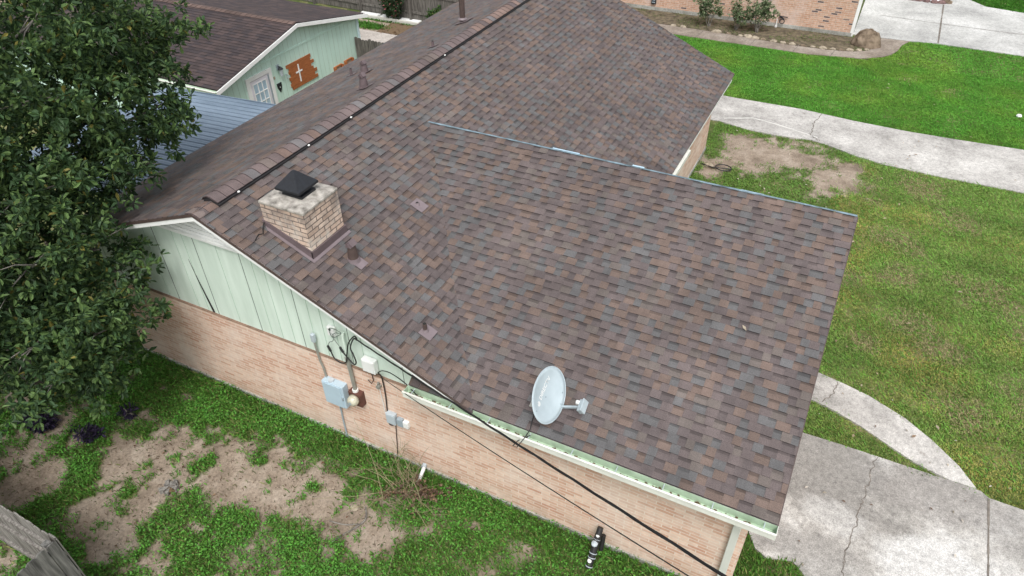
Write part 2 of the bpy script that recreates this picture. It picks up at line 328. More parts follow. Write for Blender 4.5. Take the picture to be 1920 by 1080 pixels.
# ------------------------------------------------------------------ ground sheet
def ground():
    xs = np.unique(np.concatenate([np.linspace(-400, -20, 12), np.linspace(-20, -4.5, 60), np.arange(-4.5, 13.6, .06), np.linspace(13.6, 30, 40), np.linspace(30, 400, 12)]))
    ys = np.unique(np.concatenate([np.linspace(-300, -8, 10), np.arange(-5.5, 1.5, .06), np.linspace(-8, -5.5, 8), np.linspace(1.5, 11, 60), np.arange(11, 26, .08), np.linspace(26, 42, 60), np.linspace(42, 500, 12)]))
    X, Y = np.meshgrid(xs, ys); nx, ny = len(xs), len(ys)
    Zg = np.zeros_like(X); n = fbm(X, Y, 1.6, 31) - .5; near = (np.abs(X) < 30) & (Y > -10) & (Y < 40)
    T = turf(X, Y)
    Zg = np.where(near, n * .05 + T * .015 - .02, 0)
    V = np.stack([X, Y, Zg], -1).reshape(-1, 3)
    idx = np.arange(nx * ny).reshape(ny, nx)
    Fq = np.stack([idx[:-1, :-1], idx[:-1, 1:], idx[1:, 1:], idx[1:, :-1]], -1).reshape(-1, 4)
    me = bpy.data.meshes.new('ground'); me.vertices.add(len(V)); me.vertices.foreach_set('co', V.astype('f').ravel())
    me.loops.add(Fq.size); me.loops.foreach_set('vertex_index', Fq.astype('i').ravel())
    me.polygons.add(len(Fq)); me.polygons.foreach_set('loop_start', np.arange(0, Fq.size, 4, dtype='i')); me.update(calc_edges=True)
    me.polygons.foreach_set('use_smooth', [True] * len(Fq))
    a = me.attributes.new('turf', 'FLOAT', 'POINT'); a.data.foreach_set('value', T.astype('f').ravel())
    m, t, p = nodes('ground_soil')
    at = N(t, 'ShaderNodeAttribute', attribute_name='turf')
    soil = ramp(t, noise(t, 1.7, 8, .7), [(.3, (.165, .13, .10)), (.48, (.285, .23, .18)), (.68, (.40, .34, .28))])
    soil = mixc(t, 1., soil, ramp(t, noise(t, 26, 5, .75), [(.28, (.62,) * 3), (.6, (1.1,) * 3)]), 'MULTIPLY')
    soil = mixc(t, ramp(t, noise(t, 17, 3, .6), [(.66, (0, 0, 0)), (.74, (.7,) * 3)]), soil, (.09, .06, .04))
    th = ramp(t, noise(t, 14, 5, .7), [(.3, (.045, .07, .018)), (.7, (.12, .16, .05))])
    th = mixc(t, ramp(t, noise(t, 1.4, 6, .65), [(.48, (0, 0, 0)), (.62, (.75,) * 3)]), th, (.25, .215, .12))
    t.links.new(mixc(t, ramp(t, at.outputs['Fac'], [(.2, (0, 0, 0)), (.95, (1, 1, 1))]), soil, th), p.inputs['Base Color'])
    p.inputs['Roughness'].default_value = 1; p.inputs['Specular IOR Level'].default_value = .1
    bump(t, p, noise(t, 28, 6, .75), .6, .02)
    me.materials.append(m); struct(link('ground', me, None, (0, 0, 0)))
ground()
def paving(name, poly, m, z=.035):
    o = build(name, MB().prism([(x, y, -.08) for x, y in poly][::1], (0, 0, .08 + z)), m, base=(*poly[0], 0)); return struct(o)
walk = paving('front_walk', WALK, M_WALK, .03); cwalk = paving('curved_path', CWALK, M_WALK, .036)
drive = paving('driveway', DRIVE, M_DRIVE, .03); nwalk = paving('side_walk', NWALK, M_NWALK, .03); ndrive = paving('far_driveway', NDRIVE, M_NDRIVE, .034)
def crack(name, pts, w, z, parent, m=M_GAP, jit=.03, sub=8):
    P = []; g = random.Random(len(pts) * 7 + int(pts[0][0] * 100))
    for (a, b), (c, d) in zip(pts[:-1], pts[1:]):
        for k in range(sub): P.append((a + (c - a) * k / sub + g.uniform(-jit, jit), b + (d - b) * k / sub + g.uniform(-jit, jit)))
    P.append(pts[-1]); mb = MB()
    for (a, b), (c, d) in zip(P[:-1], P[1:]):
        l = math.hypot(c - a, d - b) or 1; nx, ny = -(d - b) / l, (c - a) / l; ww = w * g.uniform(.6, 1.2) / 2
        mb.quad((a - nx * ww, b - ny * ww, z), (c - nx * ww, d - ny * ww, z), (c + nx * ww, d + ny * ww, z), (a + nx * ww, b + ny * ww, z))
    return build(name, mb, m, parent)
M_CRK = mat('crack_dirt', (.16, .14, .12), 1., .4, 8)
crack('crack', [(9.93, 3.53), (9.88, 3.0), (9.83, 2.67), (9.78, 2.2), (9.75, 1.88), (9.67, 1.36), (9.68, 1.0), (9.6, 0)], .014, .036, drive, M_CRK)
crack('joint', [(11.61, 3.44), (11.57, 2.0), (11.5, -1.4)], .028, .036, drive, M_CRK, .002)
crack('joint', [(10.53, 30.3), (10.42, 25.2)], .06, .04, ndrive, M_CRK, .004)
crack('joint', [(8.2, 27.75), (10.45, 27.6), (13.5, 27.5), (30, 27.2)], .03, .04, ndrive, M_CRK, .006)
for x in (1.9, 4.0, 5.6, 6.9): crack('joint', [(x, 22.08), (x + .1, 22.9)], .03, .036, nwalk, M_CRK, .003)
crack('crack', [(7.3, 16.95), (7.15, 16.1), (7.2, 15.3), (7.5, 15.02)], .025, .036, walk, M_CRK, .04)
M_PALEL = mat('pale_repair', (.62, .61, .58), .9)
crack('repair_line', [(4.6, 15.35), (5.4, 15.75), (6.2, 15.6), (7.1, 15.32), (7.4, 15.2)], .05, .036, walk, M_PALEL, .015)
crack('crack', [(9.15, 5.05), (9.1, 4.7), (8.95, 4.42)], .018, .041, cwalk, M_CRK, .02)

# ------------------------------------------------------------------ grass
def scatter(x0, x1, y0, y1, dens):
    n = int((x1 - x0) * (y1 - y0) * dens); return rng.uniform(x0, x1, n), rng.uniform(y0, y1, n)
def keep(x, y, edge=.0):
    k = np.ones(x.shape, bool)
    for P in PAVED + SOLID: k &= ~inpoly(x, y, P)
    return k
def blades(x, y, h, w, lean, cols, z0=0.):
    n = len(x); a = rng.uniform(0, 2 * np.pi, n); l = rng.uniform(.2, 1, n) * lean * h
    dx, dy = np.cos(a), np.sin(a); b = a + rng.uniform(.6, 2.5, n); wx, wy = np.cos(b) * w / 2, np.sin(b) * w / 2
    V = np.empty((n, 4, 3)); zz = np.full(n, z0)
    V[:, 0] = np.c_[x - wx, y - wy, zz]; V[:, 1] = np.c_[x + wx, y + wy, zz]
    m = .55; V[:, 2] = np.c_[x + wx * .8 + dx * l, y + wy * .8 + dy * l, zz + h * (1 - .25 * min(lean, 1.2))]; V[:, 3] = np.c_[x - wx * .6 + dx * l * m, y - wy * .6 + dy * l * m, zz + h * m]
    return V.reshape(-1, 3), cols
def gcol(n, base, v=.3, yellow=None, yf=0.):
    c = np.array(base)[None] * (1 + rng.uniform(-v, v, (n, 1))) * (1 + rng.uniform(-.12, .12, (n, 3)))
    if yellow is not None:
        k = rng.random(n) < yf; c[k] = np.array(yellow) * (1 + rng.uniform(-.3, .3, (k.sum(), 1)))
    return c
GV, GC = [], []
def put(v, c): GV.append(v); GC.append(c)
# back yard: long grass and broad-leaved weeds
x, y = scatter(-6.5, 9.6, -5.4, 1.6, 3200)
t = turf(x, y); k = keep(x, y) & (rng.random(len(x)) < t ** 1.5) & ~((x < 8.2) & (y > 0)); x, y = x[k], y[k]
b = fbm(x, y, 1.4, 40); nearwall = np.clip(1 - np.abs(y) / .7, 0, 1)
h = (.05 + .07 * b + .09 * nearwall * rng.random(len(x))) * rng.uniform(.6, 1.3, len(x))
c = gcol(len(x), (.105, .24, .040), .45, (.26, .27, .10), .14) * (.7 + .6 * b)[:, None]
put(*blades(x, y, h, rng.uniform(.008, .02, len(x)), .9, c))
x, y = scatter(-6.5, 8.6, -5.4, .15, 2300)
t = turf(x, y); k = keep(x, y) & (rng.random(len(x)) < t * (.15 + 1.1 * np.clip(fbm(x, y, 1.1, 60) - .35, 0, 1) * 2)); x, y = x[k], y[k]; n = len(x)
a = rng.uniform(0, 6.28, n); s = rng.uniform(.009, .022, n); zc = rng.uniform(.02, .14, n); ti = rng.uniform(-.5, .5, (n, 2))
V = np.empty((n, 4, 3))
for q, (u, v) in enumerate(((-1, 0), (0, -.7), (1.2, 0), (0, .7))):
    dx = (u * np.cos(a) - v * np.sin(a)) * s; dy = (u * np.sin(a) + v * np.cos(a)) * s
    V[:, q] = np.c_[x + dx, y + dy, zc + dx * ti[:, 0] + dy * ti[:, 1]]
put(V.reshape(-1, 3), gcol(n, (.100, .275, .042), .5))
# dry sprigs on the bare soil
x, y = scatter(-4, 4, -4.6, -.6, 160); k = keep(x, y); x, y = x[k], y[k]
put(*blades(x, y, rng.uniform(.02, .06, len(x)), rng.uniform(.006, .016, len(x)), 1.6, gcol(len(x), (.10, .13, .04), .5, (.12, .08, .05), .5)))
# front lawns
def lawn(x0, x1, y0, y1, dens, base, yf, h0, w0, warm=0, stripe=.03):
    x, y = scatter(x0, x1, y0, y1, dens); t = turf(x, y); st = np.clip(field(x, y, STRAW) * 1.1 + (fbm(x, y, 1.5, 70, 5) - .39) * 2.8 + (fbm(x, y, 5, 72) - .5) * 1.2, 0, 1)
    k = keep(x, y) & (rng.random(len(x)) < t ** 1.3); x, y, st = x[k], y[k], st[k]; n = len(x); b = fbm(x, y, .9, 80); b2 = fbm(x, y, 4, 81)
    c = gcol(n, base, .28) * (.62 + .45 * b + .35 * b2)[:, None]; c = c * (1 + np.clip(fbm(x, y, .55, 90) - .45, 0, .3)[:, None] * np.array((4.5, .6, 1.5)) * warm); c *= (1 + stripe * np.sin(x * .25 + y * 5.7))[:, None]; x += rng.normal(0, .045, n); y += rng.normal(0, .045, n); q = rng.random(n) < st * yf
    c[q] = np.array((.40, .35, .19)) * (1 + rng.uniform(-.3, .3, (q.sum(), 1)))
    put(*blades(x, y, h0 * rng.uniform(.6, 1.3, n), rng.uniform(.7, 1.3, n) * w0, 1.6, c))
lawn(8.2, 14.2, 3.4, 15.2, 3600, (.255, .365, .098), 1., .034, .010, .5, .09)
lawn(8.2, 14.2, 3.4, 15.2, 500, (.17, .34, .06), .1, .075, .011, 0, .05)
lawn(4.5, 8.4, 10.5, 15.2, 1700, (.15, .27, .055), .5, .05, .018)
lawn(.0, 20, 16.6, 22.3, 2900, (.110, .315, .038), .4, .042, .016, .5)
lawn(8.2, 9.1, 22.25, 24, 1900, (.115, .32, .040), .3, .04, .026, .5)
lawn(9.0, 20, 22.2, 25.3, 1400, (.115, .32, .040), .3, .04, .026, .5)
lawn(10.2, 20, 30, 38, 900, (.055, .19, .016), .3, .07, .03)
lawn(-6, 8.0, 22.9, 24.6, 650, (.12, .16, .05), .6, .07, .02)
lawn(-12.5, -8.5, 17.2, 18.7, 900, (.06, .17, .02), .1, .10, .03)
o = bulk('grass', np.concatenate(GV), 4, M_GRASS, np.concatenate(GC)); struct(o, 'stuff')

# ------------------------------------------------------------------ the house
ZR, P1, PL, PW = 4.428, .4479, .3735, .3286
RY, YW, ZW, XE, YG, XRE, YF, AL = -.352, 4.326, 3.974, 8.47, -.311, 4.94, 13.445, -3.824
ZB = 1.95
rsz = lambda x: ZR - P1 * x
lsz = lambda x: ZR + PL * x
wsz = lambda y: ZW - PW * (YW - y)
house = thing('brick_house', (2.4, 2, 0), 'low salmon brick house with green gable siding and brown shingle roof', 'house')
PAL = [((.172, .122, .100), .25), ((.122, .127, .132), .19), ((.134, .108, .107), .36), ((.112, .092, .093), .11), ((.150, .128, .116), .09)]
PAL = [(tuple(x * .74 + y * .26 for x, y in zip(c, (.134, .110, .104))), w) for c, w in PAL]
PALC = np.cumsum([w for _, w in PAL])
def clip(poly, a, b, c):   # keep a*u+b*v<=c
    out = []; n = len(poly)
    for i in range(n):
        p, q = poly[i], poly[(i + 1) % n]; dp, dq = a * p[0] + b * p[1] - c, a * q[0] + b * q[1] - c
        if dp <= 0: out.append(p)
        if dp * dq < 0: k = dp / (dp - dq); out.append((p[0] + (q[0] - p[0]) * k, p[1] + (q[1] - p[1]) * k))
    return out
def shingles(name, O, eu, ev, poly, parent, e=.1285, wr=(.10, .185), pal=PAL, seed=1, tooth=.007, thick=.012, gain=.87, bandp=.72, holes=()):
    """courses of laminated shingles on the slope O + u*eu + v*ev, v running up from the eave; poly convex, counter-clockwise in (u, v)."""
    g = random.Random(seed); O, eu, ev = Vector(O), Vector(eu).normalized(), Vector(ev).normalized(); nn = eu.cross(ev).normalized()
    pc = np.cumsum([w for _, w in pal]); pc /= pc[-1]
    planes = []
    for i in range(len(poly)):
        (u0, v0), (u1, v1) = poly[i], poly[(i + 1) % len(poly)]; a, b = (v1 - v0), -(u1 - u0); planes.append((a, b, a * u0 + b * v0))
    umin, umax = min(p[0] for p in poly), max(p[0] for p in poly); vmax = max(p[1] for p in poly)
    mb = MB(); P = lambda u, v, h: O + eu * u + ev * v + nn * h
    def face(u0, u1, va, vb, ha, hb, col, butt=None):
        q = [(u0, va), (u1, va), (u1, vb), (u0, vb)]
        for a, b, c in planes:
            q = clip(q, a, b, c)
            if len(q) < 3: return
        H = lambda v: ha + (hb - ha) * (v - va) / (vb - va)
        mb.col = col; mb.quad(*[P(u, v, H(v)) for u, v in q])
        if butt is not None:
            for i in range(len(q)):
                p, r = q[i], q[(i + 1) % len(q)]
                if abs(p[1] - va) < 1e-6 and abs(r[1] - va) < 1e-6:
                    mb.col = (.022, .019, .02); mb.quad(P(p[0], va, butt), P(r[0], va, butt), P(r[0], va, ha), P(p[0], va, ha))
    for k in range(int(vmax / e) + 1):
        v0, v1 = k * e, (k + 1) * e; u = umin - g.uniform(0, .3); tt = g.random() < .5; wob = g.uniform(-.002, .002)
        last = None; run = 0
        while u < umax:
            w = g.uniform(*wr); i = int(np.searchsorted(pc, g.random())); i = min(i, len(pal) - 1)
            if i == last and g.random() < .6: i = g.randrange(len(pal))
            last = i; br = gain * g.uniform(.91, 1.09); col = tuple(x * br for x in pal[i][0])
            top = .004 + wob
            if tt:
                face(u, u + w, v0, v1 + .004, thick + tooth, top + tooth * .8, col, -.004)
            else:
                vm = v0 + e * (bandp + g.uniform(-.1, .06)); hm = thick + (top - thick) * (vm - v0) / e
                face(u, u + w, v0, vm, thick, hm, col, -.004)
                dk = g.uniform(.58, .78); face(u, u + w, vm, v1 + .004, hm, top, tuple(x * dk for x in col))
            u += w; tt = not tt if g.random() < .86 else tt
    return build(name, mb, M_SH, parent, colors=True)
def deck(polys3):   # solid roof deck slightly below the shingles
    mb = MB()
    for p in polys3: mb.prism(p, (0, 0, -.05))
    return mb
c1 = math.sqrt(1 + P1 * P1); cl = math.sqrt(1 + PL * PL); cw = math.sqrt(1 + PW * PW)
XJ = (ZR - ZW) / P1                                     # where the wing ridge dies into the main slope
# main right slope: u runs along +y, v up towards the ridge (-x)
L1 = XRE * c1; vx = lambda x: (XRE - x) * c1
yv = lambda x: YW - (ZW - rsz(x)) / PW
# valley between both slopes on the near side, and behind the wing
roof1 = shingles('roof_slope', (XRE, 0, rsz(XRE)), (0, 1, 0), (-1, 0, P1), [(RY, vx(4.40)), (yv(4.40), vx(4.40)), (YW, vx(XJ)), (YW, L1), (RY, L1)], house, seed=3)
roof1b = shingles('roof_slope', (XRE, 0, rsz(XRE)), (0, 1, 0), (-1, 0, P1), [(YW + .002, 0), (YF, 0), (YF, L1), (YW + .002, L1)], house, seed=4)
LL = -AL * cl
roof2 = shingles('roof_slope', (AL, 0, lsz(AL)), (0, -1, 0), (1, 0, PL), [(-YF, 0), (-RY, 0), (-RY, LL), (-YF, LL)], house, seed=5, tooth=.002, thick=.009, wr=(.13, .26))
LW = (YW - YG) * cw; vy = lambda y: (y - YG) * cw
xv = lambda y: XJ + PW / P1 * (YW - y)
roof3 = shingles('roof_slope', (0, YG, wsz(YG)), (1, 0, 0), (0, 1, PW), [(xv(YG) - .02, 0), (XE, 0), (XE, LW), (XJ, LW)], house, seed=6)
shingles('eave_return', (0, YG, wsz(YG)), (1, 0, 0), (0, 1, PW), [(3.36, 0), (xv(YG) - .02, 0), (xv(0) - .02, vy(.02)), (3.30, vy(.02))], house, seed=8, gain=.62)
ybk = YW + 1.55; zbk = ZW - 1.55 * .95; cb_ = math.hypot(1, .95)
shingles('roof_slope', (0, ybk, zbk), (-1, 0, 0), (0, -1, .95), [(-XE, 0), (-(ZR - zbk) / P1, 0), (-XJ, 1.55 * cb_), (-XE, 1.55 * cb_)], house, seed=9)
d = .004
build('roof_deck', deck([
    [(0, RY + .01, ZR - .03), (4.40, RY + .01, rsz(4.40) - .03), (4.40, 4.4, rsz(4.40) - .03), (0, 4.4, ZR - .03)],
    [(0, 4.4, ZR - .03), (4.93, 4.4, rsz(4.93) - .03), (4.93, YF - .01, rsz(4.93) - .03), (0, YF - .01, ZR - .03)],
    [(AL + .01, RY + .01, lsz(AL) - .03), (0, RY + .01, ZR - .03), (0, YF - .01, ZR - .03), (AL + .01, YF - .01, lsz(AL) - .03)],
    [(XJ + .1, YW, ZW - .03), (xv(YG), YG + .01, wsz(YG) - .03), (XE - .01, YG + .01, wsz(YG) - .03), (XE - .01, YW, ZW - .03)],
    [(XJ + .1, YW, ZW - .03), (XE - .01, YW, ZW - .03), (XE - .01, ybk, zbk - .03), (4.9, ybk, zbk - .03)]]), M_FLASH, house)
# drip edges on the rakes
for a, b in (((0, RY - .004, ZR - .02), (4.32, RY - .004, rsz(4.32) - .02)), ((AL, RY - .004, lsz(AL) - .02), (0, RY - .004, ZR - .02)), ((XE + .004, YG, wsz(YG) - .012), (XE + .004, YW, ZW - .012)), ((XRE, YF + .004, rsz(XRE) - .02), (0, YF + .004, ZR - .02))):
    build('drip_edge', MB().beam(a, b, .012, .045), M_PIPE, house)
# white rake boards, eave boards
mb = MB(); hb = .07
mb.prism([(-.0, RY, ZR - .02), (4.22, RY, rsz(4.22) - .02), (4.05, RY, rsz(4.05) - .03 - hb), (0, RY, ZR - .05 - hb)], (0, .03, 0))
rk = build('rake_board', mb, M_WHITE, house)
build('rake_board', MB().prism([(AL, RY, lsz(AL) - .04), (0, RY, ZR - .04), (0, RY, ZR - .05 - hb), (AL, RY, lsz(AL) - .05 - hb)], (0, .03, 0)), M_WHITE, house)
build('rake_board', MB().prism([(XE - .05, YG + .02, wsz(YG) - .05), (XE - .05, YW, ZW - .05), (XE - .05, YW, ZW - .2), (XE - .05, YG + .02, wsz(YG) - .2)], (.03, 0, 0)), M_WHITE, house)
build('eave_board', MB().box((XRE - .06, ybk, rsz(XRE) - .19), (XRE - .03, YF - .02, rsz(XRE) - .03)), M_WHITE, house)
build('eave_trough', MB().box((XRE - .028, YW + 1.7, rsz(XRE) - .20), (XRE + .05, 8.9, rsz(XRE) - .10)), M_GUTW, house)
build('eave_board', MB().box((AL + .02, RY + .03, lsz(AL) - .2), (AL + .05, YF - .02, lsz(AL) - .03)), M_GUT, house)
# soffit boards under the rake overhang
build('soffit', MB().prism([(0, RY + .03, ZR - .085), (4.1, RY + .03, rsz(4.1) - .085), (4.1, .03, rsz(4.1) - .085), (0, .03, ZR - .085)], (0, 0, -.012)), M_WHITE, house)
build('soffit', MB().prism([(AL + .05, RY + .03, lsz(AL + .05) - .085), (0, RY + .03, ZR - .085), (0, .03, ZR - .085), (AL + .05, .03, lsz(AL + .05) - .085)], (0, 0, -.012)), M_WHITE, house)
# walls
XL = -3.45; XC = 8.215; ZS = 2.42
build('brick_wall', MB().prism([(XL, 0, .10), (XC, 0, .10), (XC, 0, ZS), (3.45, 0, ZS), (3.45, 0, ZB), (XL, 0, ZB)], (0, .12, 0)), M_BRICK, house)
build('brick_wall', MB().box((XC - .12, .122, .10), (XC, YW + .9, ZS)).prism([(XC - .004, .2, ZS), (XC - .004, YW + .85, ZS), (XC - .004, YW + .55, ZW - .62), (XC - .004, YW, ZW - .09)], (-.1, 0, 0)), M_BRICK, house)
build('brick_wall', MB().box((4.45, YW + 1.3, .10), (4.57, YF - .3, 2.36)), M_BRICK, house)
build('brick_wall', MB().box((XL, .122, .10), (XL + .12, YF - .3, 3.05)), M_BRICK, house)
build('brick_wall', MB().prism([(XL + .12, YF - .3, .1), (4.45, YF - .3, .1), (4.45, YF - .3, rsz(4.45) - .1), (0, YF - .3, ZR - .1), (XL + .12, YF - .3, lsz(XL + .12) - .1)], (0, -.1, 0)), M_BRICK, house)
build('brick_wall', MB().box((4.57, YW + .78, .10), (XC - .12, YW + .9, ZS + .1)), M_BRICK, house)
mb = MB().box((XL - .02, -.025, -.1), (XC + .025, .1, .098)).box((XC - .1, .1, -.1), (XC + .025, YW + .9, .098)).box((4.4, YW + 1, -.1), (4.59, YF - .3, .098)).box((XL - .02, .1, -.1), (XL + .1, YF - .3, .098))
build('foundation', mb, M_FOUND, house)
build('brick_ledge', MB().box((XL, -.006, ZB + .001), (3.3, .04, ZB + .012)), mat('ledge_brown', (.22, .14, .10), .9, .4, 6), house)
mb = MB().prism([(XL + .01, .035, ZB + .013), (3.9, .035, ZB + .013), (4.2, .035, rsz(4.2) - .1), (0, .035, ZR - .1), (XL + .01, .035, lsz(XL) - .1)], (0, .05, 0)); g = random.Random(5)
for i in range(30):      # panel grooves, a few of them dark joints
    x = XL + .12 + i * .235 + g.uniform(-.012, .012)
    if x > 3.5: break
    dark = i % 4 == 3; zt = (rsz(x) if x > 0 else lsz(x)) - .11
    if not dark and g.random() < .3: continue
    w = .004 if dark else g.choice((.004, .005, .006)); mb.m = 2 if dark else 1; mb.box((x - w, .0300, ZB + .02), (x + w, .036, zt))
sd_ = build('gable_siding', mb, [M_SIDE, M_GROOVE2, M_GROOVE], house)
build('siding_gap', MB().prism([(-.895, .028, ZB + .02), (-.845, .028, ZB + .02), (-.965, .028, 2.6), (-1.03, .028, 3.05), (-.985, .028, 2.6)], (0, .01, 0)), M_GAP, sd_)
# triangular louvre under the peak
zv = 3.68
vl, vr = (zv - ZR + .2) / PL, (ZR - .2 - zv) / P1
mb = MB().prism([(vl, .004, zv), (vr, .004, zv), (0, .004, ZR - .16)], (0, .03, 0))
ven = build('gable_vent', mb, M_WHITE, house)
mb = MB()
for i in range(7):
    z = zv + .02 + i * .075; a, b = (z - ZR + .24) / PL, (ZR - .24 - z) / P1
    if b - a > .1: mb.prism([(a, -.004, z), (b, -.004, z), (b, -.028, z + .012), (a, -.028, z + .012)], (0, .012, .035))
build('louvre_slats', mb, M_WHITE, ven)
build('vent_frame', MB().box((vl - .02, -.04, zv - .05), (vr + .1, .03, zv)), M_WHITE, ven)
# ridge vent with shingle caps
mb = MB().prism([(-.15, .02, lsz(-.15) + .02), (.148, .02, rsz(.148) + .02), (.148, .02, rsz(.148) + .042), (0, .02, ZR + .058), (-.15, .02, lsz(-.15) + .06)], (0, YF - .05, 0))
rv = build('ridge_vent', mb, M_VENT, house)
for y in (.42, 2.03, 3.18, 6.4): build('sealant_spot', MB().blob((.148, y, rsz(.148) + .05), (.02, .024, .016), 8), M_PLAST, rv)
mb = MB(); g = random.Random(2); y = RY; k = 0; sp = .182
while y < YF - .05:
    i = min(int(np.searchsorted(PALC, g.random())), 4); c = PAL[i][0]; br = g.uniform(.92, 1.2); mb.col = (c[0] * br * 1.05, c[1] * br, c[2] * br)
    low = y < .0; z0 = 0. if low else .058; w = .15 if low else .185; prof = []
    for q in range(9):
        x = -w + (w + .14) * q / 8; s = (rsz(x) if x > 0 else lsz(x)); rd = .014 * math.exp(-(x / .06) ** 2) - (0 if low else .018 * math.exp(-((x + .07) / .08) ** 2))
        prof.append((x, s + z0 - rd + .012 - (.03 if not low and x < -.17 else 0)))
    yb = min(y + sp + .03, YF); a = [(x, y + .012 * math.cos(x / .185 * 1.5), z + .014) for x, z in prof]; b = [(x, yb, z + .002) for x, z in prof]; e2 = [(x, y, z + .001) for x, z in prof]
    col = mb.col
    for q in range(8): mb.quad(a[q], a[q + 1], b[q + 1], b[q])
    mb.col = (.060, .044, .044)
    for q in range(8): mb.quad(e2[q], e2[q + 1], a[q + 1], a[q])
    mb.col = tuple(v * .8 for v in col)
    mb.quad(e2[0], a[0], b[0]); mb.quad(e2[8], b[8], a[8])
    y += sp; k += 1
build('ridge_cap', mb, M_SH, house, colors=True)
# blue membrane strip along the bare wing ridge
mb = MB(); g = random.Random(4); x = XJ - .05
while x < XE - .02:
    w = g.uniform(.3, .9); x2 = min(x + w, XE - .01); o_ = g.uniform(-.012, .012)
    mb.prism([(x, YW - .012 + o_ * .5, ZW + .018), (x2, YW - .012 + o_ * .5, ZW + .018), (x2, YW + .02, ZW + .02), (x, YW + .02, ZW + .02)], (0, .002, .006)); x = x2 + .001
build('ridge_membrane', mb, M_DRIP, house)
M_FLAP = mat('pale_blue_strip', (.42, .58, .70), .35, .15, 6)
for a, b, dy in ((3.5, 4.0, .02), (4.95, 5.15, .03), (6.75, 7.1, .0)): build('ridge_flap', MB().prism([(a, YW + dy, ZW + .0), (b, YW + dy, ZW + .0), (b, YW + dy + .03, ZW + .004), (a, YW + dy + .03, ZW + .004)], (0, 0, .022)), M_FLAP, house)

# gutter along the wing eave
gx0, gx1 = 3.33, 8.48; zg = 2.41
mb = MB(); y0, y1 = -.425, -.300
mb.box((gx0, y0, zg - .11), (gx1, y0 + .004, zg)); mb.box((gx0, y1 - .004, zg - .11), (gx1, y1, zg + .01)); mb.box((gx0, y0 + .004, zg - .11), (gx1, y1 - .004, zg - .106))
mb.box((gx0, y0 + .004, zg - .106), (gx0 + .004, y1 - .004, zg)); mb.box((gx1 - .004, y0 + .004, zg - .106), (gx1, y1 - .004, zg))
gut = build('gutter', mb, M_GUT, house)
build('gutter_lip', MB().box((gx0 - .003, y0 - .022, zg - .004), (gx1 + .003, y0 + .006, zg + .016)).box((gx0 - .003, y0 - .006, zg - .10), (gx1 + .003, y0 - .001, zg - .004)).box((gx1, y0, zg - .11), (gx1 + .006, y1, zg + .014)), M_GUTW, gut)
for i in range(9): build('gutter_strap', MB().box((gx0 + .12 + i * .61, y0 + .006, zg - .012), (gx0 + .130 + i * .61, y1, zg - .006)), M_GREY, gut)
mb = MB(); g = random.Random(9)
for i in range(420):
    x = gx0 + .05 + (g.random() ** 1.4) * 4.8; yy = g.uniform(y0 + .02, y1 - .015); s = g.uniform(.004, .013); mb.blob((x, yy, zg - .100), (s * 1.9, s * 1.1, s * .8), 6, .3, i)
struct(build('leaf_debris', mb, M_LITTER, gut), "stuff")
build('eave_board', MB().box((3.36, -.288, ZS - .08), (XE - .06, -.264, wsz(YG) - .035)), M_GUT, house)
build('soffit', MB().box((3.36, -.262, ZS - .03), (XE - .06, -.002, ZS - .012)), M_WHITE, house)
mb = MB().box((8.03, y0 + .02, zg - .16), (8.12, y1 - .01, zg - .112)).beam((8.075, -.36, zg - .15), (8.075, -.05, zg - .40), .10, .075, (1, 0, 0)).box((8.025, -.085, .05), (8.125, -.004, zg - .36))
build('downspout', mb, M_DSPOUT, house, bevel=.008)
# chimney
cx0, cx1, cy0, cy1, cz = .74, 1.53, .23, .99, 4.48
ch = build('chimney', MB().box((cx0, cy0, 3.6), (cx1, cy1, cz)), M_CHIM, house)
build('chimney_crown', MB().prism([(cx0 - .012, cy0 - .012, cz), (cx1 + .012, cy0 - .012, cz), (cx1 + .012, cy1 + .012, cz), (cx0 - .012, cy1 + .012, cz)], (0, 0, .045)).add(
    [(cx0, cy0, cz + .045), (cx1, cy0, cz + .045), (cx1, cy1, cz + .045), (cx0, cy1, cz + .045), (.98, .45, cz + .09), (1.34, .45, cz + .09), (1.34, .78, cz + .09), (.98, .78, cz + .09)],
    [(0, 1, 5, 4), (1, 2, 6, 5), (2, 3, 7, 6), (3, 0, 4, 7), (4, 5, 6, 7)]), M_CROWN, ch, bevel=.012)
mb = MB().box((1.0, .45, cz + .08), (1.35, .76, cz + .125)).box((1.05, .5, cz + .125), (1.30, .71, cz + .215))
a = .215; X, Y, z = 1.16, .60, cz + .19
mb.add([(X - a, Y - a, z), (X + a, Y - a, z), (X + a, Y + a, z), (X - a, Y + a, z), (X - a, Y - a, z + .035), (X + a, Y - a, z + .035), (X + a, Y + a, z + .035), (X - a, Y + a, z + .035), (X - .02, Y - .02, z + .25), (X + .02, Y - .02, z + .25), (X + .02, Y + .02, z + .25), (X - .02, Y + .02, z + .25)],
       [(3, 2, 1, 0), (0, 1, 5, 4), (1, 2, 6, 5), (2, 3, 7, 6), (3, 0, 4, 7), (4, 5, 9, 8), (5, 6, 10, 9), (6, 7, 11, 10), (7, 4, 8, 11), (8, 9, 10, 11)])
build('chimney_cap', mb, M_BLACK, ch)
mb = MB(); hf = .10
def rz(x): return rsz(x) + .016
mb.prism([(cx0 - .02, cy0 - .02, rz(cx0)), (cx1 + .03, cy0 - .02, rz(cx1 + .03)), (cx1 + .03, cy0 - .02, rz(cx1 + .03) + .13), (cx0 - .02, cy0 - .02, rz(cx0) + hf)], (0, .017, 0))
mb.prism([(cx1 + .008, cy0 - .02, rz(cx1) - .02), (cx1 + .008, cy1 + .02, rz(cx1) - .02), (cx1 + .008, cy1 + .02, rz(cx1) + .11), (cx1 + .008, cy0 - .02, rz(cx1) + .11)], (.02, 0, 0))
